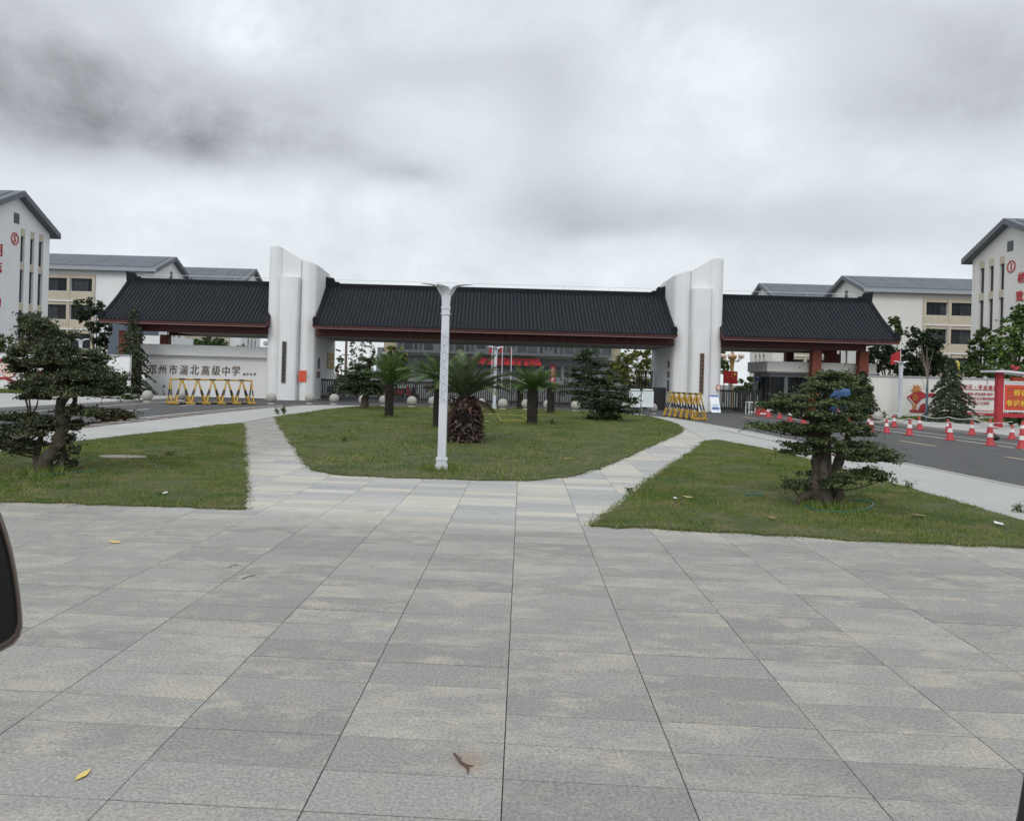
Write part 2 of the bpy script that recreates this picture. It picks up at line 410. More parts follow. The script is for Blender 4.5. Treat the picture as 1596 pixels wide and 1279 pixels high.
wn2 = h.t.nodes.new('ShaderNodeTexWhiteNoise'); wn2.noise_dimensions = '3D'
va = h.t.nodes.new('ShaderNodeVectorMath'); va.operation = 'ADD'; h.t.links.new(cc.outputs[0], va.inputs[0]); va.inputs[1].default_value = (17.3, 5.1, 3); h.t.links.new(va.outputs[0], wn2.inputs[0])
rv, rv2 = wn.outputs['Value'], wn2.outputs['Value']
far = h.mr(dv.outputs['Value'], 4.9, 6.2)      # the cream and grey paving of the paths starts past the plaza's border course
vs_ = h.t.nodes.new('ShaderNodeVectorMath'); vs_.operation = 'MULTIPLY_ADD'; h.t.links.new(wn.outputs['Color'], vs_.inputs[0]); vs_.inputs[1].default_value = (.9,.9,3); h.t.links.new(h.pos, vs_.inputs[2]); SV = vs_.outputs[0]
blot = h.noise(2.3, 9, SV, stretch=(1, 1.7, 1), rot=-.05, rough_=.70)
blot = h.m('ADD', blot, h.m('MULTIPLY', h.m('SUBTRACT', rv, .5), .13))
blot2 = h.noise(5.0, 8, SV, stretch=(1, 1.3, 1), off=(4, 2, 0))
grey = h.mix(rv2, (.232,.229,.217), (.300,.295,.278))
cream = h.mix(rv, (.415,.362,.295), (.38,.35,.295))
pale = h.mix(rv2, (.385,.366,.33), (.43,.405,.36))
c = h.mix(h.mr(blot, .48, .68, 0, .65), grey, pale)
c = h.mix(h.m('MULTIPLY', h.mr(blot, .50, .66, 0, .9), h.mr(h.noise(.9, 4, off=(7, 3, 1)), .40, .56)), c, cream)
c = h.mix(h.m('MULTIPLY', h.mr(blot2, .52, .74), .65), c, (.37,.325,.275))
farc = h.mix(h.mr(rv, .35, .65), h.mix(rv2, (.33,.335,.335), (.40,.40,.39)), h.mix(rv2, (.50,.47,.39), (.52,.50,.45)))
farc = h.mix(h.mr(h.noise(.9, 4, off=(2, 9, 0)), .4, .65, 0, .45), farc, (.42,.41,.38))
c = h.mix(h.m('MULTIPLY', far, h.mr(du.outputs['Value'], -5.5, -4.0)), c, farc)
spk = h.noise(62, 4, rough_=.8)
spk2 = h.noise(210, 2, off=(3, 1, 0))
c = h.mix(h.mr(spk, .32, .68, 0, 1), h.mix(1.0, c, (.56,.56,.57), 'MULTIPLY'), h.mix(1.0, c, (1.4,1.39,1.37), 'MULTIPLY'))
c = h.mix(h.mr(spk2, .62, .72, 0, .35), c, (.10,.10,.10))
dirt = h.noise(2.2, 6, off=(1, 5, 0), rough_=.7)
c = h.mix(h.mr(dirt, .58, .8, 0, .65), c, (.17,.16,.145))
_g = G(722, 1190)
dvn = h.t.nodes.new('ShaderNodeVectorMath'); dvn.operation = 'DISTANCE'; h.t.links.new(h.pos, dvn.inputs[0]); dvn.inputs[1].default_value = _g+Vector((.02, .012, 0))
st = h.m('ADD', dvn.outputs['Value'], h.m('MULTIPLY', h.m('SUBTRACT', h.noise(9, 5), .5), .18))
c = h.mix(h.mr(st, .015, .11, .65, 0), c, (.30,.215,.14))
h.ln(c, h.b.inputs['Base Color'])
bp = h.t.nodes.new('ShaderNodeBump'); bp.inputs['Strength'].default_value = .25; bp.inputs['Distance'].default_value = .004; h.t.links.new(spk, bp.inputs['Height']); h.t.links.new(bp.outputs[0], h.b.inputs['Normal'])
h.ln(h.mr(blot2, .3, .7, .62, .85), h.b.inputs['Roughness'])
mat('joint_earth', (.055,.048,.04), .95, .5, 5)
h = nodes('pale_pavement', .85)
c = h.mix(h.mr(h.noise(.7, 5), .3, .7), (.44,.435,.415), (.37,.37,.36)); c = h.mix(h.mr(h.noise(6, 5, off=(3,3,0)), .35, .75, 0, .4), c, (.34,.33,.31))
h.ln(c, h.b.inputs['Base Color'])
h = nodes('lawn_earth', .95)
g1 = h.noise(.55, 5); g2 = h.noise(2.6, 5, off=(5, 1, 0)); g3 = h.noise(14, 4)
c = h.mix(h.mr(g1, .35, .65), (.042,.066,.014), (.082,.092,.028)); c = h.mix(h.mr(g2, .50, .68, 0, .85), c, (.15,.125,.065)); c = h.mix(h.mr(g3, .4, .8, 0, .5), c, (.03,.032,.014))
h.ln(c, h.b.inputs['Base Color'])
h = nodes('grass_blade', .7)
g1 = h.noise(.55, 5); g2 = h.noise(1.7, 6, off=(5, 1, 0)); g4 = h.noise(.9, 3, off=(8, 8, 1))
c = h.mix(h.mr(g1, .38, .62), (.078,.150,.022), (.150,.210,.038)); c = h.mix(h.mr(g4, .5, .68, 0, .6), c, (.23,.225,.06))
c = h.mix(h.mr(g2, .50, .68, 0, .75), c, (.36,.29,.15))
rp = h.geo.outputs['Random Per Island']; c = h.mix(h.mr(rp, 0, 1, 0, .45), c, (.075,.105,.025)); c = h.mix(h.mr(rp, .86, 1.0, 0, .9), c, (.26,.21,.10))
h.ln(c, h.b.inputs['Base Color']); h.b.inputs['Specular IOR Level'].default_value = .2
h = nodes('grass_dry', .8)
rp = h.geo.outputs['Random Per Island']; c = h.mix(h.mr(rp, 0, 1), (.20,.16,.075), (.13,.15,.045)); h.ln(c, h.b.inputs['Base Color'])
h = nodes('far_ground', .9)
c = h.mix(h.mr(h.noise(.05, 5), .4, .6), (.16,.16,.145), (.12,.13,.10)); h.ln(c, h.b.inputs['Base Color'])

# ---------------------------------------------------------------- ground
o = MB().add([(-900,-60,-.06),(900,-60,-.06),(900,1500,-.06),(-900,1500,-.06)], [(0,1,2,3)]).build('ground', M['far_ground'], kind='structure')
plaza = MB().add([(-26,-6,-.008),(26,-6,-.008),(26,44.5,-.008),(-26,44.5,-.008)], [(0,1,2,3)]).build('plaza', M['joint_earth'], kind='structure')
def jag(pts, amp, step, seed):
    r_ = np.random.default_rng(seed); out = []; n = len(pts)
    for i in range(n):
        a = np.array(pts[i][:2]); b = np.array(pts[(i+1) % n][:2]); k = max(1, int(np.linalg.norm(b-a)/step))
        for j in range(k):
            p = a+(b-a)*j/k+(r_.normal(0, amp, 2) if amp else 0); out.append((p[0], p[1]))
    return out
def inpoly(x, y, poly):
    x = np.asarray(x); y = np.asarray(y); c = np.zeros(x.shape, bool); n = len(poly); j = n-1
    for i in range(n):
        xi, yi = poly[i][0], poly[i][1]; xj, yj = poly[j][0], poly[j][1]
        if yi != yj: c ^= ((yi > y) != (yj > y)) & (x < (xj-xi)*(y-yi)/(yj-yi)+xi)
        j = i
    return c
def smooth_loop(px):
    return [tuple(G(a, b)[:2]) for a, b in px]
lawnC = smooth_loop([(430,650),(436,662),(445,676),(453,688),(460,699),(468,711),(476,722),(483,730),(496,735),(513,739),(545,742),(588,744),(640,745.5),(686,747),(730,748),(776,749.5),(815,749.5),(851,748),(880,744.5),(905,739),(932,731),(958,720),(983,709),(1016,694),(1048,681),(1060,674),(1064,669),(1060,664),(1048,659),(1022,652),(997,647.5),(950,643),(900,640.5),(800,637),(720,635),(640,633.8),(580,633.2),(550,634),(510,638.5),(470,644.5)])
lawnL = smooth_loop([(-420,800),(-200,790),(0,782),(190,787.5),(380,794),(383,780),(381,740),(379,700),(379,675),(378,660),(340,663),(260,673),(190,680.5),(121,689),(60,697),(0,706),(-160,730),(-420,780)])
lawnR = smooth_loop([(918,820),(938,806),(962,790),(992,765),(1022,742),(1058,718),(1080,704),(1100,688),(1116,686),(1150,692),(1205,703),(1250,714),(1320,734),(1400,757.5),(1500,786),(1596,814),(1750,865),(1760,872),(1596,853.5),(1480,849),(1350,843.5),(1240,837),(1130,830),(1020,824.5)])
LAWNS = (lawnC, lawnL, lawnR)
# roads in plan
roadR = [(9.3,-6),(9.3,24),(9.3,27),(9.15,30),(8.9,33.5),(8.6,36.5),(7.6,38.7),(5,39.6),(0,40.1),(-5,40.3),(-8.5,39.3),(-9.8,37.6),(-10.4,35.5),(-10.9,30),(-11.2,24),(-11.4,18),(-11.6,-6),(-17.9,-6),(-17.2,26),(-16.7,36),(-16.5,44),(-16.2,45.1),(14.5,45.1),(17.8,45.1),(18.7,41),(18.7,-6)]
MB().prism(roadR, -.02, .004).build('road', M['asphalt'], kind='structure')
# drive running on under the gate into the campus
MB().prism([(-10,45.1),(11,45.1),(11,120),(-10,120)], -.05, -.004).build('campus_drive', M['asphalt'], kind='structure')
MB().prism([(13.6,45.1),(17.4,45.1),(17.4,90),(13.6,90)], -.05, -.006).build('campus_lane', M['asphalt'], kind='structure')
# pale pavements on the far sides of the roads
MB().prism([(-17.95,-6),(-17.25,26),(-16.75,36),(-16.55,44.4),(-21,44.4),(-60,44.4),(-60,20),(-24,20),(-24,-6)], -.02, .10).build('pavement', M['pale_pavement'], kind='structure')
MB().prism([(18.85,-6),(18.85,41.5),(60,41.5),(60,10),(24,10),(24,-6)], -.02, .10).build('pavement', M['pale_pavement'], kind='structure')
pavL = [tuple(p) for p in ([(-11.55,-6),(-11.35,18),(-11.15,24),(-10.85,30),(-10.35,35.5),(-9.7,37.4)])]
lp = lambda *a: [tuple(G(x, y)[:2]) for x, y in a]
MB().prism([(-12.05,-6),(-11.35,18),(-11.15,24),(-10.85,30),(-10.35,35.5),(-9.75,37.5),(-8.4,39.2),(-6,40.1)]+lp((560,633.5),(500,639.5),(430,649),(378,658.5),(260,672),(121,688),(0,705))+[(-40,-2)][:0]+[(-12.6,12),(-12.9,-6)], -.02, .0165).build('pavement', M['pale_pavement'], kind='structure')
MB().prism([(9.25,-6),(9.25,24),(9.25,27),(9.1,30),(8.85,33.4),(8.55,36.3),(7.5,38.4)]+lp((985,644),(1010,648),(1050,658),(1068,668),(1100,686),(1152,691),(1250,713),(1400,756),(1500,785),(1596,812),(1750,862))+[(8.9,3),(8.9,-6)], -.02, .0165).build('pavement', M['pale_pavement'], kind='structure')
def kerb(pts, wd=.14, z1=.115):
    mb = MB()
    for a, b in zip(pts[:-1], pts[1:]):
        d = Vector((b[0]-a[0], b[1]-a[1], 0)); n_ = max(1, int(d.length/.8)); d_ = d/n_
        nn = Vector((-d.y, d.x, 0)).normalized()*wd/2
        for i in range(n_):
            p = Vector((a[0], a[1], 0))+d_*i; q = p+d_*.985
            zt = z1+random.uniform(-.002, .002)
            mb.prism([(p-nn)[:2], (q-nn)[:2], (q+nn)[:2], (p+nn)[:2]], -.01, zt)
    return mb
kb = kerb([(18.78,2),(18.78,41.4)]); kb.build('kerb', M['kerb_stone'], kind='structure')
kerb([(-17.65,8),(-17.22,26),(-16.72,36),(-16.52,44.3)]).build('kerb', M['kerb_stone'], kind='structure')
kerb([(9.3,2),(9.3,27),(9.15,30),(8.9,33.5),(8.6,36.5)], .12, .03).build('kerb', M['kerb_stone'], kind='structure')
kerb([(-11.5,8),(-11.4,18),(-11.2,24),(-10.9,30),(-10.4,35.5),(-9.8,37.6)], .12, .03).build('kerb', M['kerb_stone'], kind='structure')
# painted markings
def strip(mb, pts, wd, z):
    for a, b in zip(pts[:-1], pts[1:]):
        d = Vector((b[0]-a[0], b[1]-a[1], 0)); nn = Vector((-d.y, d.x, 0)).normalized()*wd/2; p = Vector((a[0], a[1], z)); q = p+d
        mb.add([p-nn, q-nn, q+nn, p+nn], [(0,1,2,3)] if True else 0)
    return mb
mk = MB(); strip(mk, [(15.75,2),(15.75,36),(15.3,40)], .13, .0085); strip(mk, [(16.9,2),(16.9,38)], .10, .0085); strip(mk, [(-16.3,8),(-16.0,30),(-15.9,40)], .12, .0085)
strip(mk, [(-11.75,8),(-11.62,18),(-11.42,24),(-11.12,30),(-10.62,35.4),(-10.0,37.7)], .12, .0085)
mk.build('edge_line', M['white_paint'], kind='structure')
mk = MB()
for i in range(7): y = 7.6+i*5.0; strip(mk, [(13.28,y),(13.28,y+2.0)], .14, .0085)
mk.build('lane_dash', M['yellow_paint'], kind='structure')
mk = MB()
for y in (14.3, 19.3, 24.3, 29.3, 34.3): strip(mk, [(-13.55,y),(-13.6,y+1.9)], .12, .0085)
mk.build('lane_dash', M['white_paint'], kind='structure')
# brown brick edging with pale cross bars beside the left road
e1 = [(-11.35,18),(-11.13,24),(-10.83,30),(-10.33,35.4),(-9.6,37.3)]
mb = MB(); strip(mb, [(x+.36, y) for x, y in e1], .62, .0225); mb.build('brick_edging', M['brown_paver'], kind='structure')
mb = MB()
for a, b in zip(e1[:-1], e1[1:]):
    n_ = int(math.hypot(b[0]-a[0], b[1]-a[1])/1.05)
    for i in range(n_):
        x = a[0]+(b[0]-a[0])*i/n_; y = a[1]+(b[1]-a[1])*i/n_; strip(mb, [(x+.06,y-.12),(x+.66,y+.12)], .22, .0265)
mb.build('edging_bar', M['pale_pavement'], kind='structure')
# wider band of the same edging where the left path meets the road (right side too)
mb = MB(); strip(mb, [(9.28-.75,22),(9.2-.75,28)], .03, .0225); mb.build('pavement_joint', M['joint_earth'], kind='structure')

# slabs: the ones near enough to tell apart are single pieces, the rest one joined sheet of slabs
def jg(i, j):          # how open the cross joint below slab (i,j) is
    r_ = (math.sin(i*12.99+j*78.23)*43758.5) % 1; r2 = (math.sin(j*31.7)*9157.3) % 1
    return .0034 if r_*.5+r2*.5 > .5 else .0022
def uvp(u, v): p = ORG+RDIR*u+CDIR*v; return p.x, p.y
near = []; farl = []
for j in range(-9, 132):
    for i in range(-26, 24):
        x, y = uvp((i+.5)*SW, (j+.5)*SD)
        if y < -4 or y > 40 or x < -11.2+0*y or x > 9.2: continue
        c4 = [uvp(u*SW, v*SD) for u, v in ((i, j), (i+1, j), (i+1, j+1), (i, j+1))]
        if any(all(inpoly(np.array([q[0]]), np.array([q[1]]), lw)[0] for q in c4) for lw in LAWNS): continue
        pxx = 757+x/y*1200 if y > .5 else 9999
        if y > 2.2 and y < 10 and -160 < pxx < 1760: near.append((y, i, j))
        else: farl.append((i, j))
near.sort(); farl += [(i, j) for _, i, j in near[300:]]; near = near[:300]
slabm = {}
def slab_mesh(a, b):
    if (a, b) not in slabm:
        g = .0024; c = .0011; mb = MB(); mb.add([(g,a,-.02),(SW-g,a,-.02),(SW-g,SD-b,-.02),(g,SD-b,-.02),(g,a,-c),(SW-g,a,-c),(SW-g,SD-b,-c),(g,SD-b,-c),(g+c,a+c,0),(SW-g-c,a+c,0),(SW-g-c,SD-b-c,0),(g+c,SD-b-c,0)], [(0,1,5,4),(1,2,6,5),(2,3,7,6),(3,0,4,7),(4,5,9,8),(5,6,10,9),(6,7,11,10),(7,4,8,11),(8,9,10,11)])
        me = bpy.data.meshes.new('paving_slab'); me.from_pydata(mb.v, [], mb.f); me.materials.append(M['granite']); slabm[(a, b)] = me
    return slabm[(a, b)]
ang = math.atan2(RDIR.y, RDIR.x)
for y, i, j in near:
    o = bpy.data.objects.new('paving_slab', slab_mesh(jg(i, j), jg(i, j+1))); COL.objects.link(o); o.parent = plaza
    x0, y0 = uvp(i*SW, j*SD); o.location = (x0, y0, random.uniform(-.0012, .0012)); o.rotation_euler = (random.uniform(-.0006,.0006), random.uniform(-.0006,.0006), ang+random.uniform(-.0006,.0006))
vs = []
for i, j in farl:
    g = .003; ga_, gb2 = jg(i, j)*1.3, jg(i, j+1)*1.3
    z = random.uniform(-.0015, .0015)
    a, b, c, d = [uvp(*q) for q in ((i*SW+g, j*SD+ga_), ((i+1)*SW-g, j*SD+ga_), ((i+1)*SW-g, (j+1)*SD-gb2), (i*SW+g, (j+1)*SD-gb2))]
    T = [(*q, z) for q in (a, b, c, d)]; B = [(*q, -.012) for q in (a, b, c, d)]
    vs += T
    for k in range(4): vs += [B[k], B[(k+1) % 4], T[(k+1) % 4], T[k]]
npmesh('paving_slab', vs, 4, M['granite'], parent=plaza, kind='stuff')

# lawns: raised earth sheet with ragged edge, and real blades
def blades(poly, n, hh, ww, seed, name, mat_, zb=.02, clump=.0, near_edge=None, edge_amp=.05):
    r_ = np.random.default_rng(seed); xs = [p[0] for p in poly]; ys = [p[1] for p in poly]
    x0, x1, y0, y1 = max(min(xs), -14), min(max(xs), 13), min(ys), max(ys)
    X = r_.uniform(x0, x1, n*3); Y = r_.uniform(y0, y1, n*3); k = inpoly(X, Y, poly); X = X[k][:n]; Y = Y[k][:n]; n = len(X)
    X += r_.normal(0, edge_amp, n); Y += r_.normal(0, edge_amp, n)
    patch = np.sin(X*1.7+Y*.6)*np.sin(Y*1.1-X*.5)+np.sin(X*4.1+1)*np.sin(Y*3.3)*.5
    H = hh*(1+.35*patch)*r_.uniform(.5, 1.4, n); tall = r_.random(n) > .985; H = np.where(tall, H*2.4, H); bare = (np.sin(X*2.3+2*np.sin(Y*.9))*np.sin(Y*2.9+1.7*np.sin(X*1.3)) > .86); H = np.where(bare & (r_.random(n) < .75), H*.12, H)
    A = r_.uniform(0, 2*np.pi, n); Lx = r_.normal(0, .6, n)*H; Ly = r_.normal(0, .6, n)*H; W_ = ww*r_.uniform(.6, 1.5, n)
    V = np.zeros((n, 3, 3)); V[:, 0] = np.stack([X-np.cos(A)*W_, Y-np.sin(A)*W_, np.full(n, zb-.01)], 1); V[:, 1] = np.stack([X+np.cos(A)*W_, Y+np.sin(A)*W_, np.full(n, zb-.01)], 1)
    V[:, 2] = np.stack([X+Lx, Y+Ly, zb+H], 1)
    return V
for nm, poly, n, hh, ww, sd_ in (('front_left', lawnL, 150000, .024, .0060, 1), ('front_right', lawnR, 140000, .024, .0060, 2), ('middle', lawnC, 190000, .032, .010, 3)):
    jp = jag(poly, .035, .18, sd_)
    MB().prism(jp, -.03, .024).build('lawn', M['lawn_earth'], kind='structure')
    V = blades(jp, n, hh, ww, sd_, nm, None)
    o = npmesh('grass', V, 3, M['grass_blade'], kind='stuff')
    tag(o, {'front_left': 'short patchy grass of the left front lawn round the leaning clipped tree', 'front_right': 'short patchy grass of the right front lawn round the layered clipped tree', 'middle': 'green grass of the middle lawn with the palms and the lamp'}[nm], 'grass')
    # dry fringe creeping over the paving edge
    r_ = np.random.default_rng(sd_+20); E = np.array(jag(poly, .0, .012, 5)); E = E[(np.abs(E[:, 0]) < 14)]
    E = E+r_.normal(0, .055, E.shape); n2_ = len(E); A = r_.uniform(0, 6.28, n2_); Wd = .006; Hh = r_.uniform(.01, .045, n2_)
    V = np.zeros((n2_, 3, 3)); V[:, 0] = np.c_[E[:, 0]-np.cos(A)*Wd, E[:, 1]-np.sin(A)*Wd, np.full(n2_, .0)]; V[:, 1] = np.c_[E[:, 0]+np.cos(A)*Wd, E[:, 1]+np.sin(A)*Wd, np.full(n2_, .0)]
    V[:, 2] = np.c_[E[:, 0]+r_.normal(0, .03, n2_), E[:, 1]+r_.normal(0, .03, n2_), Hh]
    o = npmesh('dry_fringe', V, 3, M['grass_dry'], kind='stuff'); tag(o, 'dry grass fringe spilling over the paving round the %s lawn' % nm.replace('_', ' '), 'grass')
# grass verges in front of the campus walls
for nm, poly, sd_ in (('left', [(-40,41.2),(-19.8,41.2),(-19.8,42.9),(-40,42.9)], 5), ('right', [(20.6,38.6),(45,38.6),(45,39.9),(20.6,39.9)], 6)):
    MB().prism(jag(poly, .04, .3, sd_), .05, .13).build('verge', M['lawn_earth'], kind='structure')
    r_ = np.random.default_rng(sd_); n = 26000
    X = r_.uniform(poly[0][0], poly[1][0], n); Y = r_.uniform(poly[0][1], poly[2][1], n); H = r_.uniform(.06, .2, n)*(1+.8*np.sin(X*2.1)*np.sin(X*.7)); A = r_.uniform(0, 6.28, n)
    V = np.zeros((n, 3, 3)); V[:, 0] = np.c_[X-np.cos(A)*.014, Y-np.sin(A)*.014, np.full(n, .12)]; V[:, 1] = np.c_[X+np.cos(A)*.014, Y+np.sin(A)*.014, np.full(n, .12)]; V[:, 2] = np.c_[X+r_.normal(0,.04,n), Y+r_.normal(0,.04,n), .12+H]
    o = npmesh('grass', V, 3, M['grass_blade'], kind='stuff'); tag(o, 'rough grass verge along the foot of the %s campus wall' % nm, 'grass')

# ---------------------------------------------------------------- gatehouse
gate = thing('gatehouse', 'long campus gatehouse with black tiled roofs between two tall white towers', 'gatehouse', (.5, 46, 0))
EY, RY, EZ, RZ = 44.5, 48.1, 4.42, 7.05
def roof_z(t): return EZ+(RZ-EZ)*t-.14*math.sin(math.pi*t)
def make_roof(x0, x1, vl, vr):
    rf = MB()
    NC = 15
    # stepped courses of pan tiles both slopes, on a closed slab
    for side in (1, -1):
        Yp = lambda t: RY-side*(RY-EY)*(1-t)
        for k in range(NC):
            t0, t1 = k/NC, (k+1)/NC
            z0, z1 = roof_z(t0)+.02, roof_z(t1)-.005
            a = [(x0, Yp(t0), z0), (x1, Yp(t0), z0), (x1, Yp(t1), z1), (x0, Yp(t1), z1)]
            rf.add(a if side == 1 else a[::-1], [(0,1,2,3)])
            r = [(x0, Yp(t0), z0-.028), (x1, Yp(t0), z0-.028), (x1, Yp(t0), z0), (x0, Yp(t0), z0)]; rf.add(r if side == 1 else r[::-1], [(0,1,2,3)])
    root = rf.build('roof', M['ridge_tile'], gate)
    # underside / gable infill
    mb = MB(); pr = [(RY-(RY-EY)*(1-t/8), roof_z(t/8)-.06) for t in range(9)]+[(RY+(RY-EY)*(1-t/8), roof_z(t/8)-.06) for t in range(7, -1, -1)]
    pr = pr+[(RY+(RY-EY), EZ-.14), (EY, EZ-.14)]
    n = len(pr); vs = [(x0+.03, y, z) for y, z in pr]+[(x1-.03, y, z) for y, z in pr]
    mb.add(vs, [tuple(range(n)), tuple(range(2*n-1, n-1, -1))]+[((i+1) % n, i, n+i, n+(i+1) % n) for i in range(n)])
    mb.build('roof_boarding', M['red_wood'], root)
    # rows of half round cover tiles, every tile its own short shell
    SP = .222; n_ = int((x1-x0)/SP); quads = []
    prof = [(-.062, -.01), (-.045, .05), (0, .075), (.045, .05), (.062, -.01)]
    for side in (1, -1):
        for q in range(n_):
            xc = x0+(q+.5)*(x1-x0)/n_
            ncc = NC if side == 1 else 6
            for k in range(ncc):
                t0, t1 = k/ncc, (k+1.12)/ncc; y0 = RY-side*(RY-EY)*(1-t0); y1 = RY-side*(RY-EY)*(1-min(t1, 1)); z0 = roof_z(t0)+.012; z1 = roof_z(min(t1, 1))-.002
                jx = random.uniform(-.006, .006)
                for (xa, za), (xb, zb_) in zip(prof[:-1], prof[1:]):
                    quads += [(xc+jx+xa*1.05, y0, z0+za*1.08), (xc+jx+xb*1.05, y0, z0+zb_*1.08), (xc+jx+xb*.92, y1, z1+zb_*.95), (xc+jx+xa*.92, y1, z1+za*.95)]
                if side == 1:
                    quads += [(xc+jx-.062, y0, z0-.01), (xc+jx+.062, y0, z0-.01), (xc+jx+.045, y0, z0+.05), (xc+jx-.045, y0, z0+.05)]
            if side == 1:  # drip tile hanging between the cover rows at the eave
                for ox in (SP/2,):
                    quads += [(xc+ox-.06, EY-.01, EZ+.01), (xc+ox, EY-.012, EZ-.07), (xc+ox, EY-.012, EZ-.07), (xc+ox+.06, EY-.01, EZ+.01)]
    npmesh('roof_tile', quads, 4, M['roof_tile'], parent=root, kind='stuff')
    # fascia under the tile ends and the pale line below it
    mb = MB().box(x0+.02, x1-.02, EY+.03, EY+.10, EZ-.17, EZ-.01); mb.build('fascia', M['red_fascia'], root)
    mb = MB().box(x0+.02, x1-.02, EY+.0, EY+.12, EZ-.21, EZ-.172); mb.build('drip_edge', M['pink_line'], root)
    mb = MB()
    mb.box(x0, x1, RY-.16, RY+.16, RZ-.10, RZ+.03); mb.box(x0, x1, RY-.10, RY+.10, RZ+.03, RZ+.13)
    mb.lathe([(.0001, 0), (.0001, 0)], (x0, RY, RZ), 3)
    mb.tube([(x0, RY, RZ+.15), (x1, RY, RZ+.15)], .075, 8); mb.build('ridge_cap', M['ridge_tile'], root)
    for fl, xx, s in ((vl, x0, 1), (vr, x1, -1)):
        if not fl: continue
        mb = MB()
        for k in range(12):
            t0, t1 = k/12, (k+1)/12
            mb.bar((xx+s*.06, RY-(RY-EY)*(1-t0), roof_z(t0)+.05), (xx+s*.06, RY-(RY-EY)*(1-t1), roof_z(t1)+.05), .15, .16)
            mb.bar((xx+s*.06, RY+(RY-EY)*(1-t0), roof_z(t0)+.05), (xx+s*.06, RY+(RY-EY)*(1-t1), roof_z(t1)+.05), .15, .16)
        mb.build('verge_tile', M['ridge_tile'], root)
        mb = MB(); mb.box(xx-.02, xx+.02, RY-3.62, RY-3.5, EZ-.1, EZ+.02)
        for k in range(12):
            t0, t1 = k/12, (k+1)/12
            mb.bar((xx-s*.03, RY-(RY-EY)*(1-t0), roof_z(t0)-.06), (xx-s*.03, RY-(RY-EY)*(1-t1), roof_z(t1)-.06), .04, .12)
        mb.build('verge_board', M['cream_render'] if fl == 2 else M['red_fascia'], root)
        # stepped ridge-end ornament with an upright horn, and knob on the eave corner
        mb = MB(); mb.box(xx-.02 if s > 0 else xx-.95, xx+.95 if s > 0 else xx+.02, RY-.13, RY+.13, RZ+.13, RZ+.21)
        mb.box(min(xx, xx+s*.75), max(xx, xx+s*.75), RY-.12, RY+.12, RZ+.21, RZ+.30)
        q = [(xx-s*.05, RZ+.0), (xx+s*.5, RZ+.0), (xx+s*.46, RZ+.42), (xx+s*.38, RZ+.55), (xx+s*.2, RZ+.52), (xx+s*.02, RZ+.6), (xx-s*.10, RZ+.58)]
        mb.poly([(a, RY-.14, b) for a, b in q], (0,-1,0), .28); mb.build('ridge_ornament', M['ridge_tile'], root)
        mb = MB(); q = [(0, 0), (.30, .05), (.28, .28), (.20, .46), (.10, .42), (.02, .50), (-.06, .30)]
        mb.poly([(xx+s*a, EY+.02, EZ+b) for a, b in q], (0,-1,0), .3); mb.build('eave_ornament', M['ridge_tile'], root)
    return root
XL0, XL1 = PXx(153, 497, EY), -12.9
XC0, XC1 = PXx(488, 507, EY), PXx(1055, 522, EY)
XR0, XR1 = 13.8, PXx(1403, 530, EY)
make_roof(XC0, XC1, 1, 1); make_roof(XL0, XL1+.12, 2, 0); make_roof(XR0-.1, XR1, 0, 2)
# beams and ceiling
BX0, BX1 = PXx(205, 520, 45.5), PXx(1350, 545, 45.5)
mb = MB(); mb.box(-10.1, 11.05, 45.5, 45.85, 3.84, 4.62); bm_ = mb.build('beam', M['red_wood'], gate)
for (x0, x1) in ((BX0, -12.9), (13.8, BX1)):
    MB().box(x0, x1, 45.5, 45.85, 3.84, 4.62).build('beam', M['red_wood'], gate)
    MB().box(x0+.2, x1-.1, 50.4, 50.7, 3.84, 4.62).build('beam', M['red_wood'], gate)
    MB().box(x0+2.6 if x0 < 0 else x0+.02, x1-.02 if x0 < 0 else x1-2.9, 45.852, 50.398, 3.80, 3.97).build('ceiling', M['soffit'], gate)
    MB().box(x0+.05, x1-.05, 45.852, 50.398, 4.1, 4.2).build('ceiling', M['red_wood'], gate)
MB().box(-10.08, 11.0, 45.852, 51.3, 3.80, 3.97).build('ceiling', M['soffit'], gate)
MB().box(-10.08, 11.0, 51.1, 51.3, 3.97, 4.5).build('beam', M['soffit'], gate)
txt = '厚德博学 自强不息 为党育人 为国育才'
x = PXx(640, 522, 45.49)
for ch in txt:
    if ch != ' ': text(ch, .30, (x, 45.485, 4.08), M['red_fascia'], bm_, 'character', ext=.006, bold=.02)
    x += .72 if ch != ' ' else .9
for px, yy in ((193,45.9),(256,50.0),(1270,45.9),(1343,45.9)):
    c = PXx(px, 600, yy); MB().box(c-.27, c+.27, yy-.25, yy+.27, 0, 3.84).build('pillar', M['red_pillar'], gate, bevel=.01)
for px in (1230, 1303, 213):
    c = PXx(px, 550, 50.5); MB().box(c-.24, c+.24, 50.3, 50.8, 0, 3.84).build('pillar', M['red_wood'], gate, bevel=.01)
mb = MB(); c = PXx(1303, 550, 48); mb.box(c-.4, c+.25, 48.4, 48.8, 0, 4.1); mb.build('pillar', M['red_pillar'], gate)
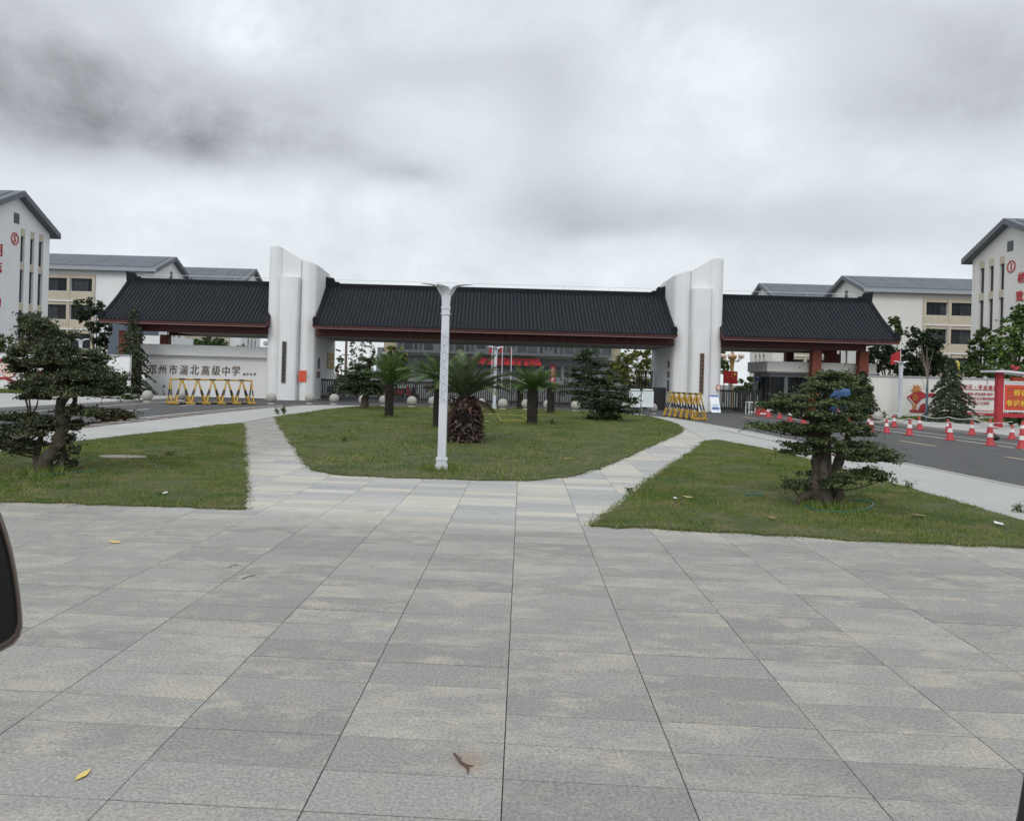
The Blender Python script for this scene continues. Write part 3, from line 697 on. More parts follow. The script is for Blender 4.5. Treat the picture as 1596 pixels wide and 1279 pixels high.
# red gable-end panels of the side roofs
# towers
def Hu(u, back=0):
    pts = [(0, 8.98), (.35, 9.05), (.65, 9.03), (1.0, 8.85), (1.35, 8.62), (1.85, 8.33), (1.95, 8.30), (2.1, 8.26), (2.4, 8.17), (2.85, 8.02)]
    for (a, b), (c, d) in zip(pts[:-1], pts[1:]):
        if u <= c: return b+(d-b)*(u-a)/(c-a)-back
    return pts[-1][1]-back
def tower(fx):
    def arc(u0, u1, y, bulge, n=9):
        return [(u0+(u1-u0)*i/n, y-bulge*math.sin(math.pi*i/n)**.8) for i in range(n+1)]
    pl = [(0, 51.4), (0, 45.75)]+arc(.02, .80, 45.55, .22, 8)+[(.82, 45.5), (1.9, 45.5)]+[(1.93, 45.62), (1.97, 45.62)]+arc(2.0, 2.62, 45.45, .13, 7)+[(2.74, 45.5), (2.82, 45.62), (2.86, 45.85), (2.86, 47), (2.86, 49.0)]+[(2.4, 49.0), (2.4, 51.4)]
    t = MB().prism([(fx(u), y) for u, y in pl], 0, [Hu(u, max(0, (y-46)*.03)) for u, y in pl]).build('tower', M['tower_white'], gate, smooth=True)
    MB().prism([(fx(u), y) for u, y in [(2.42, 49.03), (2.83, 49.03), (2.83, 51.6), (2.42, 51.6)]], 0, [8.0, 7.9, 7.72, 7.75]).build('inner_wing', M['tower_white'], t)
    pp = [(.76, 45.49), (.76, 45.2)]+[(.81, 45.12)]+arc(.88, 1.78, 45.08, .06, 5)+[(1.84, 45.12), (1.88, 45.2), (1.88, 45.49)]
    MB().prism([(fx(u), y) for u, y in pp], 0, 7.22).build('pilaster', M['tower_white'], t, smooth=True)
    MB().prism([(fx(u), y) for u, y in [(-.03, 45.4), (2.93, 45.4), (2.93, 51.7), (-.03, 51.7)]], -.01, .08).build('plinth', M['kerb_stone'], t)
    return t
FL = lambda u: -12.98+u
FR = lambda u: 13.90-u
tower(FL); tower(FR)
# lightning wire along the ridge on little posts
mb = MB()
for (x0, x1) in ((XL0+1, -13), (XC0+.6, XC1-.6), (14, XR1-1)):
    n_ = int((x1-x0)/2.6)
    for i in range(n_+1): x = x0+(x1-x0)*i/n_; mb.tube([(x, RY, RZ+.2), (x, RY, RZ+.44)], .012, 5)
    mb.tube([(x0, RY, RZ+.44), (x1, RY, RZ+.44)], .013, 5)
mb.build('lightning_wire', M['lamp_white'], gate)

# plaques, posters and small fittings on the towers (each its own thing)
def plate(name, label, cat, px0, py0, px1, py1, Y, m, th=.05, frame=None, group=None):
    a = P(px0, py1, Y); b = P(px1, py0, Y); c = ((a.x+b.x)/2, Y, (a.z+b.z)/2)
    t = thing(name, label, cat, (c[0], Y, a.z))
    MB().box(a.x, b.x, Y-th, Y, a.z, b.z).build('panel', m, t, bevel=.006)
    if frame:
        f = MB(); e = .03
        for q in ((a.x-e, a.x, a.z-e, b.z+e), (b.x, b.x+e, a.z-e, b.z+e), (a.x, b.x, a.z-e, a.z), (a.x, b.x, b.z, b.z+e)): f.box(q[0], q[1], Y-th-.01, Y, q[2], q[3])
        f.build('frame', frame, t)
    return t, a, b
t, a, b = plate('name_plaque', 'tall dark grey name plaque with vertical writing on the left white tower', 'plaque', 438.5, 532, 446.5, 596, 45.0, M['plaque_dark'], .06)
s = '邓州市湍北高级中学'
for i, ch in enumerate(s): text(ch, .17, ((a.x+b.x)/2, 44.935, b.z-.2-i*(b.z-a.z-.35)/8.3), M['plaque_letter'], t, 'character', ext=.006, bold=.03)
t, a, b = plate('name_plaque', 'tall brown name plaque with vertical writing on the right white tower', 'plaque', 1089.5, 550.5, 1097.5, 614, 45.0, M['plaque_brown'], .06)
for i, ch in enumerate('邓州市湍北高级中学'): text(ch, .17, ((a.x+b.x)/2, 44.935, b.z-.2-i*(b.z-a.z-.35)/8.3), M['plaque_letter'], t, 'character', ext=.006, bold=.03)
t, a, b = plate('poster', 'bright orange red notice pasted low on the left tower beside the dark plaque', 'poster', 465.5, 577.5, 477.5, 594.5, 45.29, M['poster_red'], .02)
text('通 知', .08, ((a.x+b.x)/2, 45.268, b.z-.10), M['gold'], t, 'lettering', ext=.002)
for k in range(4): text('—————', .012, ((a.x+b.x)/2, 45.268, b.z-.22-k*.07), M['gold'], t, 'lettering', ext=.002)
t, a, b = plate('framed_notice', 'small orange framed notice low on the outer edge of the right tower', 'notice', 1117.3, 600.5, 1121.8, 607, 45.3, M['mural_pale'], .03, M['poster_orange'])
# on the inner side faces (facing the gateway)
def sideplate(name, label, cat, X, y0, y1, z0, z1, m, s):
    t = thing(name, label, cat, (X, (y0+y1)/2, z0)); MB().box(min(X, X+s*.04), max(X, X+s*.04), y0, y1, z0, z1).build('panel', m, t, bevel=.004); return t
ix = FL(2.865)
Yx = lambda px: abs(ix)*1200/abs(757-px)
t = thing('plaque_board', 'grid of six small gold award plaques on the inner face of the left tower', 'award plaques', (ix, 49.5, 1.9))
for r_ in range(2):
    for c_ in range(3):
        y0 = 49.05+c_*.72; MB().box(ix-.0, ix+.05, y0, y0+.6, 1.95+r_*.55, 2.42+r_*.55).build('plaque', M['gold'], t, bevel=.01)
sideplate('noticeboard', 'small grey glass notice case on the curved inner edge of the left tower', 'notice case', ix, 46.3, 46.75, 1.9, 2.55, M['blue_grey_panel'], 1)
sideplate('sticker_sheet', 'mauve notice sheet below the glass notice case on the left tower', 'notice', ix, 46.05, 46.9, 1.35, 1.75, M['plaque_brown'], 1)
ixr = FR(2.865)
for z0, z1, lb in ((2.55, 2.95, 'small pink notice highest on the inner edge of the right tower'), (1.95, 2.35, 'mauve middle notice of three stacked on the right tower inner edge'), (1.15, 1.8, 'long grey notice lowest on the inner edge of the right tower')):
    sideplate('wall_notice', lb, 'notice', ixr, 46.2, 46.7, z0, z1, M['plaque_brown'] if z0 > 1.5 else M['blue_grey_panel'], -1)
def cctv(x, y, z, s, lb):
    t = thing('security_camera', lb, 'camera', (x, y, z)); MB().bar((x, y, z), (x+s*.18, y, z), .03, .03).build('bracket', M['black_metal'], t)
    MB().bar((x+s*.12, y, z-.03), (x+s*.42, y-.15, z-.10), .10, .10).build('housing', M['black_metal'], t, bevel=.01)
cctv(ix, 51.3, 3.25, 1, 'dark security camera on the back corner of the left tower under the roof')
cctv(ixr, 51.3, 3.0, -1, 'dark security camera on the back corner of the right tower under the roof')
t = thing('wall_light', 'small round white lamp on the left tower above the sign wall', 'lamp', (-13.1, 45.9, 3.3)); MB().sphere((-13.12, 45.7, 3.3), .14).build('globe', M['lamp_white'], t, smooth=True); MB().bar((-12.95, 45.8, 3.3), (-13.1, 45.75, 3.3), .04, .04).build('bracket', M['lamp_white'], t)

# ---------------------------------------------------------------- sign wall, campus walls, guardhouse
sw = thing('sign_wall', 'white sign wall with the school name in bronze characters beside the left tower', 'wall', (-16.8, 46.8, 0))
MB().box(-20.7, -12.99, 46.85, 47.15, 0, 2.47).build('wall_panel', M['white_render'], sw)
MB().box(-20.9, -12.99, 46.5, 47.25, 2.472, 3.12).build('coping', M['white_render'], sw, bevel=.01)
cs = '邓州市湍北高级中学'
pxs = [236, 253, 269.5, 286, 303, 320, 336.5, 352, 367.5]
pys = [576, 575, 575.5, 576, 576, 577, 577, 578, 577.5]
for ch, px, py in zip(cs, pxs, pys):
    p = P(px, py, 46.8); text(ch, .60 if ch != '州' else .54, (p.x, 46.82, p.z), M['letter_bronze'], sw, 'character', ext=.02, bold=.0, up=(.06, 0, 1), sx=.84)
for ch, px in zip('庚子冬月', (380.5, 385.5, 391, 396.5)):
    p = P(px, 583, 46.8); text(ch, .15, (p.x, 46.83, p.z), M['letter_bronze'], sw, 'signature', ext=.015, bold=.03)
def campus_wall(lb, x0, x1, Y, z1, seed):
    t = thing('campus_wall', lb, 'wall', ((x0+x1)/2, Y, 0)); MB().box(x0, x1, Y, Y+.24, 0, z1-.08).build('wall_panel', M['white_render'] if x0 < 0 else M['white_render_warm'], t)
    MB().box(x0-.02, x1+.02, Y-.05, Y+.29, z1-.078, z1).build('coping', M['pale_gutter'], t, bevel=.01); return t
campus_wall('white campus wall left of the gate behind the leaning clipped tree', -60, -19.9, 43.0, 2.36, 1)
campus_wall('white campus wall right of the gate behind the traffic cones', 19.85, 60, 40.0, 2.34, 2)
gh = thing('guardhouse', 'low glazed guardhouse with a thick pale flat canopy under the right roof', 'guardhouse', (20, 48, 0))
GX0 = PXx(1196, 563, 46.5); GX1 = PXx(1366, 570, 46.5)
MB().box(GX0, GX1, 46.5, 50.0, 2.5, 3.12).build('canopy', M['white_render_warm'], gh, bevel=.01)
MB().prism([(GX0+.1, 46.6), (GX1-.1, 46.6), (GX1-.1, 49.9), (GX0+.1, 49.9)], 2.42, 2.498).build('soffit', M['soffit'], gh)
MB().box(GX0+.45, GX1-.4, 47.0, 49.7, 2.2, 2.418).build('band', M['pale_gutter'], gh)
MB().box(GX0+.6, GX1-.5, 47.15, 49.6, 0, 2.198).build('interior', M['glass_dark'], gh)
for i in range(10):
    x = GX0+.62+i*.58
    MB().box(x, x+.05, 47.10, 47.15, 0, 2.198).build('mullion', M['black_metal'], gh)
for i in range(4):
    y = 47.2+i*.75; MB().box(GX0+.55, GX0+.6, y, y+.05, 0, 2.198).build('mullion', M['black_metal'], gh)
MB().box(GX0+1.25, GX0+1.45, 46.95, 47.09, 0, 2.198).build('column', M['grey_cladding'], gh); MB().box(GX0+.2, GX0+.4, 49.2, 49.4, 0, 2.40).build('column', M['pale_gutter'], gh)
MB().box(GX0+.25, GX0+.62, 49.15, 49.18, 1.9, 2.15).build('sign_panel', M['notice_blue'], gh)

# ---------------------------------------------------------------- sliding gate fences
def fence(name, lb, x0, x1, Y, z0, z1, panels, thick=.07):
    t = thing(name, lb, 'gate', ((x0+x1)/2, Y, 0))
    MB().box(x0, x1, Y-.05, Y+.05, z1-.13, z1).build('top_rail', M['black_metal'], t)
    MB().box(x0, x1, Y-.05, Y+.05, z0, z0+.16).build('bottom_rail', M['black_metal'], t)
    for i in range(panels+1):
        x = x0+(x1-x0)*i/panels; w_ = .16 if i in (0, panels) else thick
        MB().box(x-w_/2, x+w_/2, Y-.06, Y+.06, 0 if i in (0, panels) else z0, z1+.02).build('post', M['black_metal'], t)
        if 0 < i < panels: MB().lathe([(.07, 0), (.07, .08)], (x, Y, 0), 8).build('roller', M['rubber'], t)
    mb = MB(); n_ = int((x1-x0)/.135)
    for i in range(n_): x = x0+(i+.5)*(x1-x0)/n_; mb.box(x-.034, x+.034, Y-.016, Y+.016, z0+.16, z1-.10)
    mb.build('pickets', M['black_metal'], t, kind='stuff'); return t
fence('sliding_gate', 'long low black picket sliding gate closing the middle gateway', PXx(498, 600, 47.4), PXx(1022, 615, 47.4), 47.4, .1, 1.3, 7)
t = thing('gate_motor', 'black gate motor cabinet at the right end of the sliding gate', 'gate motor', (10.55, 47.2, 0))
MB().box(10.15, 10.98, 47.0, 47.5, 0, 1.32).build('cabinet', M['black_metal'], t, bevel=.02); MB().box(10.12, 11.0, 46.97, 47.53, 1.322, 1.36).build('lid', M['grey_cladding_dark'], t)
t = thing('side_gate', 'tall narrow black barred gate standing open against the right tower', 'gate', (10.4, 50.5, 0))
for x in (10.0, 10.45, 10.85): MB().box(x, x+.07, 50.4, 50.5, 0, 2.3).build('post', M['black_metal'], t)
MB().box(9.8, 10.95, 50.41, 50.49, 2.3, 2.36).build('top_rail', M['black_metal'], t)
mb = MB()
for k in range(7): mb.box(10.06+k*.12, 10.085+k*.12, 50.43, 50.46, .1, 2.3)
mb.build('bars', M['black_metal'], t, kind='stuff')
fence('side_gate_fence', 'black picket gate right of the right tower before the guardhouse', 13.95, 16.9, 47.4, .08, 1.32, 2)
fence('side_gate_fence', 'short folded black gate leaf behind the white table', 15.4, 16.2, 46.6, .08, 1.25, 1)

# ---------------------------------------------------------------- school blocks
def block(lb, s, Xg, Zf, Zb, blen, ez, rz, strips, near_strips, bays, bay0, base_m='white_render', vent=True):
    """s=-1: block runs to the left of its gable wall at X=Xg; front wall at Y=Zf"""
    t = thing('school_block', lb, 'building', (Xg+s*blen/2, (Zf+Zb)/2, 0)); W_ = M[base_m]; Xe = Xg+s*blen
    yc = (Zf+Zb)/2
    # gable wall, facing the middle axis
    holes = []
    for (y0, y1) in strips: holes += [(y0-Zf, y1-Zf, a, b) for a, b in near_strips]
    mb = MB(); mb.wall((Xg, Zf, 0), (0, 1, 0), (-s, 0, 0), 0, Zb-Zf, 0, ez, holes, .3)
    tri = [(Xg, Zf, ez), (Xg, Zb, ez), (Xg, yc, rz)]
    vb = [(yc+s*0-.42, rz-2.65), (yc+.42, rz-1.7)]
    mb.add(tri if s < 0 else tri[::-1], [(0,1,2)])
    fh = []
    for k in range(bays):
        u0 = bay0+k*3.5
        for (za, zb_) in ((8.1, 10.15), (12.05, 13.85), (4.1, 6.2), (.8, 2.6)): fh.append((u0+.2, u0+3.25, za, zb_))
    mb.wall((Xg, Zf, 0), (s, 0, 0), (0, -1, 0), 0, blen, 0, ez, fh, .5)
    mb.add([(Xe, Zf, 0), (Xe, Zb, 0), (Xe, Zb, ez), (Xe, Zf, ez)], [(0,1,2,3)]); mb.add([(Xe, Zb, 0), (Xg, Zb, 0), (Xg, Zb, ez), (Xe, Zb, ez)], [(0,1,2,3)])
    mb.build('wall', W_, t)
    for (y0, y1) in strips:
        for (a, b) in near_strips:
            w_ = MB().box(min(Xg+s*.30, Xg+s*.22), max(Xg+s*.30, Xg+s*.22), y0, y1, a, b).build('window', M['window_frame'], t)
            gl = MB()
            for q in range(3):
                z0 = a+(b-a)*q/3+.05; z1 = a+(b-a)*(q+1)/3-.05; gl.box(min(Xg+s*.219, Xg+s*.205), max(Xg+s*.219, Xg+s*.205), y0+.06, y1-.06, z0, z1)
            gl.build('pane', M['glass_dark'], w_)
        zs = sorted(near_strips, reverse=True)
        # cream panels above and between the windows, set in the same recess line
        tops = [(zs[0][1], zs[0][1]+.75)]+[(zs[i+1][1], zs[i][0]) for i in range(len(zs)-1)]
        for (a, b) in tops: MB().box(min(Xg-s*.012, Xg-s*.002), max(Xg-s*.012, Xg-s*.002), y0, y1, a+.01, b-.01).build('spandrel', M['cream_render'], t)
    for h_ in fh:
        xa, xb = sorted((Xg+s*h_[0], Xg+s*h_[1])); w_ = MB(); Y = Zf+.42
        for q in (xa, xb-.06): w_.box(q, q+.06, Y-.05, Y, h_[2], h_[3])
        w_.box(xa, xb, Y-.05, Y, h_[2], h_[2]+.05); w_.box(xa, xb, Y-.05, Y, h_[3]-.05, h_[3])
        n_ = 4
        for q in range(1, n_): x = xa+(xb-xa)*q/n_; w_.box(x-.02, x+.02, Y-.05, Y, h_[2], h_[3])
        wo_ = w_.build('window', M['window_frame'], t)
        MB().box(xa, xb, Y+.0, Y+.02, h_[2], h_[3]).build('pane', M['glass_dark'], wo_)
        for q in range(n_):
            if random.random() < .4: x = xa+(xb-xa)*q/n_; MB().box(x+.05, x+(xb-xa)/n_-.04, Y-.012, Y-.004, h_[2]+.06, h_[3]-.06).build('curtain', M['glass_mid'], wo_)
    if bays:
        xa, xb = sorted((Xg+s*(bay0-.1), Xg+s*(bay0+bays*3.5)))
        for (za, zb_) in ((10.75, 12.0), (6.85, 8.05), (2.9, 4.05)):
            MB().box(xa, xb, Zf-.10, Zf-.002, za, zb_).build('parapet', M['cream_render'], t); MB().box(xa, xb, Zf-.22, Zf-.002, za-.16, za-.002).build('floor_edge', M['white_render'], t)
        for k in range(bays+1):
            x = Xg+s*(bay0+k*3.5-.03); MB().box(x-.2, x+.2, Zf-.16, Zf-.104, 0, 14.4).build('column', M['cream_render'], t)
        for (za, zb_) in ((13.85, 14.4), (10.15, 10.55), (6.2, 6.6)): MB().box(xa, xb, Zf-.06, Zf-.002, za, zb_).build('header', M['cream_render'], t)
    # roof: two thick pitched slabs with overhang
    oh, th = .75, .55
    x0, x1 = sorted((Xg-s*.75, Xe)); sl = (rz-ez)/(yc-Zf)
    rt = MB()
    for sg in (-1, 1):
        ye = yc+sg*(yc-Zf+oh); ze = rz-sl*(yc-Zf+oh)
        q = [(x0, yc, rz+.55), (x0, ye, ze+.55), (x0, ye, ze), (x0, yc, rz)]; q2 = [(x1, *a[1:]) for a in q]
        rt.add(q+q2, [(0,1,2,3), (7,6,5,4), (0,4,5,1), (1,5,6,2), (2,6,7,3), (3,7,4,0)])
    ro = rt.build('roof', M['slate_edge'], t)
    # standing panels over the slope, a pale gutter and dark line at the eave
    for sg in (-1,):
        ye = yc+sg*(yc-Zf+oh); ze = rz-sl*(yc-Zf+oh); npn = 10; pan = MB()
        xs0, xs1 = x0+(1.0 if s < 0 else .9), x1-.9
        for q in range(npn):
            a = xs0+(xs1-xs0)*q/npn; b = xs0+(xs1-xs0)*(q+1)/npn-.06
            for r_ in range(3):
                f0, f1 = .06+r_*.29, .06+(r_+1)*.29-.01
                y0, z0 = yc+(ye-yc)*f0, rz+.56+(ze-rz)*f0; y1, z1 = yc+(ye-yc)*f1, rz+.56+(ze-rz)*f1
                pan.add([(a, y0, z0), (b, y0, z0), (b, y1, z1), (a, y1, z1), (a, y0, z0+.06), (b, y0, z0+.06), (b, y1, z1+.06), (a, y1, z1+.06)], [(0,1,2,3), (7,6,5,4), (0,4,5,1), (1,5,6,2), (2,6,7,3), (3,7,4,0)])
        pan.build('roof_panel', M['slate_roof'], ro, kind='stuff')
        MB().box(x0+.05, x1-.05, ye-.22, ye-.01, ze+.05, ze+.5).build('gutter', M['pale_gutter'], ro)
    if vent:
        v = MB().box(min(Xg-s*.03, Xg-s*.004), max(Xg-s*.03, Xg-s*.004), yc-.42, yc+.42, rz-2.65, rz-1.65).build('louvre', M['window_frame'], t)
        lv = MB()
        for k in range(7): lv.box(min(Xg-s*.06, Xg-s*.031), max(Xg-s*.06, Xg-s*.031), yc-.38, yc+.38, rz-2.58+k*.13, rz-2.52+k*.13)
        lv.build('slat', M['grey_cladding'], v)
    MB().tube([(Xg-s*.1, Zf-.12, 0), (Xg-s*.1, Zf-.12, ez)], .06, 6).build('downpipe', M['white_render'], t)
    return t
Y1 = lambda px, X: abs(X)*1200/abs(px-757)
ST = [(11.7, 14.25), (7.75, 10.95), (4.2, 7.0), (.8, 3.3)]
XA = -45.9; D_ = [(Y1(a, XA), Y1(b, XA)) for a, b in ((26.5, 33), (41.6, 48), (55, 62))]
b5 = block('white school block at the left edge marked with a circled 5 on its gable', -1, XA, 68.9, 80.4, 40, 15.3, 17.95, D_, ST, 0, 0)
XB = 50.5; D_ = [(Y1(b, XB), Y1(a, XB)) for a, b in ((1522, 1529.5), (1536.7, 1544), (1553, 1560.5))]
b1 = block('white school block at the right edge marked with a circled 1 on its gable', 1, XB, 68.9, 80.4, 40, 15.3, 17.95, D_, ST, 0, 0, 'white_render_warm')
b2 = block('second white school block from the left, three storeys, grey roof above the gate roof', -1, -46.5, 107, 118.7, 42, 15.2, 17.5, [(112, 112.9), (114, 114.9), (116, 116.9)], ST, 4, 8.3)
b3 = block('second white school block from the right edge, long grey roof above the gate roof', 1, 52.5, 107, 118.7, 42, 15.2, 17.5, [(112, 112.9), (114, 114.9), (116, 116.9)], ST, 4, 8.2, 'white_render_warm')
block('farthest white school block on the left, small gable beside the left tower', -1, -41.6, 130, 141.5, 30, 16.6, 19.1, [(134, 134.9), (136, 136.9), (138, 138.9)], ST, 5, 2)
block('farthest white school block right of the right tower, with a small gable', 1, 48.4, 130, 141.5, 34, 16.6, 19.1, [(134, 134.9), (136, 136.9), (138, 138.9)], ST, 5, 2, 'white_render_warm')
# writing on the two nearest gables
def ring(c, r0, r1, X, s, m, par, n=32):
    mb = MB(); vs = []; fs = []
    for d in (0, .05):
        for r_ in (r0, r1):
            for k in range(n): a = 2*math.pi*k/n; vs.append((X+s*d, c[0]+r_*math.cos(a), c[1]+r_*math.sin(a)))
    for k in range(n):
        k2 = (k+1) % n; fs += [(k, k2, n+k2, n+k), (2*n+k, 3*n+k, 3*n+k2, 2*n+k2), (k, 2*n+k, 2*n+k2, k2), (n+k, n+k2, 3*n+k2, 3*n+k)]
    mb.add(vs, fs); return mb.build('number_ring', m, par)
def zat(px, py, X): Y = Y1(px, X); return Y, P(px, py, Y).z
y, z = zat(17, 372, XA); ring((y, z), .48, .60, XA+.01, 1, M['building_red'], b5); text('5', .72, (XA+.03, y, z), M['building_red'], b5, 'number', right=(0,1,0), ext=.03, bold=.03)
for ch, px, py in (('明', -8, 389), ('志', -8, 415), ('笃', -14, 442), ('为', -8, 469)):
    y, z = zat(px, py, XA); text(ch, 1.15, (XA+.03, y, z), M['building_red'], b5, 'character', right=(0,1,0), ext=.04, bold=.03)
y, z = zat(1571.4, 415.4, XB); ring((y, z), .48, .60, XB-.01, -1, M['building_red'], b1); text('1', .72, (XB-.03, y, z), M['building_red'], b1, 'number', right=(0,-1,0), ext=.03, bold=.03)
for ch, px, py in (('格', 1588, 432), ('物', 1612, 430), ('致', 1586, 461), ('知', 1612, 462)):
    y, z = zat(px, py, XB); text(ch, 1.02, (XB-.03, y, z), M['building_red'], b1, 'character', right=(0,-1,0), ext=.04, bold=.03)

# blue grey stair block behind the left wall
t = thing('annex', 'blue grey slab-sided annex seen between the trees behind the left wall', 'building', (-28.4, 62, 0))
MB().box(PXx(168, 520, 60), PXx(196, 520, 60), 60, 66, 0, 5.5).build('wall', M['blue_grey_panel'], t); MB().box(PXx(163.5, 520, 60), PXx(168, 520, 60)-.01, 60.1, 66, 0, 5.6).build('white_pier', M['white_render'], t)
MB().box(PXx(196, 520, 60)+.01, PXx(196, 520, 60)+3, 60.2, 66, 0, 4.2).build('wall', M['white_render'], t)

# ---------------------------------------------------------------- central teaching hall
ch_ = thing('main_hall', 'grey main hall seen through the middle gateway with red screen and banner', 'building', (0, 150, 0))
YC = 140.0; s_ = YC/1200
def cx(px): return PXx(px, 560, YC)
def cz(py, px=780): return P(px, py, YC).z
holes = []; wins = []
x0, x1 = cx(617), cx(951); zb0, zb1 = cz(553), cz(519)
r5 = random.Random(5); x = x0+.5
while x < x1-1.2:
    w_ = r5.choice([.5, .55, .6, 1.6])
    z0 = zb0+.5+r5.choice([0, 0, .5]); holes.append((x-x0, x-x0+w_, z0, z0+r5.choice([1.4, 1.9]))); wins.append(holes[-1])
    if r5.random() < .8: holes.append((x-x0, x-x0+w_, zb0+2.8, zb0+4.4)); wins.append(holes[-1])
    x += w_+r5.choice([.3, .35, .5, 1.2 if x < 0 else .3])
mb = MB(); mb.wall((x0, YC, 0), (1,0,0), (0,-1,0), 0, x1-x0, zb0, 12.6, holes, .25); mb.add([(x0, YC, zb0), (x1, YC, zb0), (x1, YC+9, zb0), (x0, YC+9, zb0)], [(0,1,2,3)])
mb.add([(x1, YC, zb0), (x1, YC+9, zb0), (x1, YC+9, 12.6), (x1, YC, 12.6)], [(0,1,2,3)]); mb.add([(x0, YC, 12.6), (x1, YC, 12.6), (x1, YC+9, 12.6), (x0, YC+9, 12.6)], [(0,1,2,3)]); mb.build('upper_storey', M['grey_cladding_dark'], ch_)
for h_ in wins:
    w_ = MB().box(x0+h_[0], x0+h_[1], YC+.16, YC+.24, h_[2], h_[3]).build('window', M['glass_dark'] if r5.random() < .45 else M['glass_mid'], ch_)
MB().box(cx(592), cx(990), YC+2.2, YC+2.6, cz(556.5), cz(552.5)).build('ledge', M['ledge_pale'], ch_)
lw = []; L0 = cx(583); L1 = cx(985)
for px in (634, 657, 843, 854.5, 873.5, 886.5, 897, 912, 925): lw.append((cx(px)-L0-.45, cx(px)-L0+.45, cz(575), cz(567.5)));  lw.append((cx(px)-L0-.45, cx(px)-L0+.45, cz(585), cz(576)))
mb = MB(); mb.wall((L0, YC+3, 0), (1,0,0), (0,-1,0), 0, L1-L0, 0, cz(556), lw, .25); mb.build('lower_storey', M['grey_cladding'], ch_)
for h_ in lw: MB().box(L0+h_[0], L0+h_[1], YC+3.14, YC+3.2, h_[2], h_[3]).build('window', M['glass_mid'], ch_)
MB().box(cx(592), cx(615)-.02, YC+5, YC+12, cz(551), 14).build('side_bay', M['beige_box'], ch_); MB().box(cx(953)+.02, cx(975), YC+5, YC+12, cz(556), 13.5).build('side_bay', M['beige_box'], ch_)
MB().box(cx(583), cx(592), YC+4, YC+11, 0, cz(545)).build('side_bay', M['grey_cladding'], ch_)
MB().box(cx(700), cx(800), YC+2.4, YC+2.9, 0, cz(590)).build('entrance', M['glass_dark'], ch_)
for k in range(9): MB().box(cx(700)+k*1.4, cx(700)+k*1.4+.12, YC+2.2, YC+2.39, 0, cz(590)).build('mullion', M['chrome'], ch_)
t = thing('led_screen', 'long black screen with two lines of glowing red writing on the main hall', 'screen', (cx(784), YC, cz(568)))
MB().box(cx(729), cx(837), YC+1.2, YC+1.6, cz(569.5), cz(556.5)).build('screen_panel', M['led_black'], t)
text('热烈祝贺我校2024年高考再创佳绩向全体师生致敬', .5, (cx(784), YC+1.19, cz(559.6, 790)), M['led_red'], t, 'lettering', ext=.01, bold=.0, sx=1.15)
text('文明校园三级安全·金明珠', .88, (cx(792), YC+1.19, cz(565.2, 790)), M['led_red'], t, 'lettering', ext=.01, bold=.02, sx=1.2)
t = thing('red_banner', 'tall vertical red banner with pale characters hanging on the main hall', 'banner', (cx(863.5), YC+2.6, cz(600)))
MB().box(cx(860), cx(868), YC+2.55, YC+2.62, cz(622), cz(566.5)).build('cloth', M['mural_red'], t)
for i, c_ in enumerate('人民教育为人民'): text(c_, .62, (cx(864), YC+2.53, cz(571.5+i*5.6)), M['mural_pale'], t, 'character', ext=.01, bold=.04)

# ---------------------------------------------------------------- vegetation
def leafq(C, size, r_, flat=.5, asp=1.7, up=None):
    """diamond leaves: centres (n,3), size scalar or (n,)"""
    n = len(C); A = r_.uniform(0, 2*np.pi, n); nz_ = r_.normal(0, 1, (n, 3)); nz_[:, 2] += flat*2.2; nz_ /= np.linalg.norm(nz_, axis=1)[:, None]
    t = np.stack([np.cos(A), np.sin(A), r_.normal(0, .3, n)], 1); t -= (t*nz_).sum(1)[:, None]*nz_; t /= np.linalg.norm(t, axis=1)[:, None]
    b = np.cross(nz_, t); s = (size*r_.uniform(.6, 1.35, n))[:, None]
    V = np.stack([C-t*s*asp*.5, C+b*s*.5-t*s*.05, C+t*s*asp*.5, C-b*s*.5-t*s*.05], 1)
    return V
def pad_pts(n, c, rx, ry, rz, r_, shell=.55, lumps=9):
    """points of a flattened foliage cushion built of lumps"""
    out = []
    ls = r_.normal(0, .42, (lumps, 3)); ls[:, 2] *= .5; lr = r_.uniform(.32, .55, lumps)
    k = r_.integers(0, lumps, n); d = r_.normal(0, 1, (n, 3)); d /= np.linalg.norm(d, axis=1)[:, None]; rr = r_.uniform(0, 1, n)**.45
    p = ls[k]+d*(lr[k]*rr)[:, None]; p[:, 2] = np.where(p[:, 2] < -.35, -.35+(p[:, 2]+.35)*.3, p[:, 2])
    return np.array(c)+p*np.array([rx, ry, rz])
def limb(mb, pts, r0, r1, n=9, wob=.0, sub=4):
    pts = [Vector(p) for p in pts]; out = []
    for i in range(len(pts)-1):
        p0 = pts[max(i-1, 0)]; p1 = pts[i]; p2 = pts[i+1]; p3 = pts[min(i+2, len(pts)-1)]
        for k in range(sub):
            t = k/sub; out.append(.5*((2*p1)+(p2-p0)*t+(2*p0-5*p1+4*p2-p3)*t*t+(3*p1-p0-3*p2+p3)*t**3)+Vector((random.gauss(0, wob), random.gauss(0, wob), 0)))
    out.append(pts[-1]); m_ = len(out)
    rad = [(r0+(r1-r0)*(i/(m_-1))**.8)*random.uniform(.88, 1.14) for i in range(m_)]
    mb.tube(out, rad, n); return out
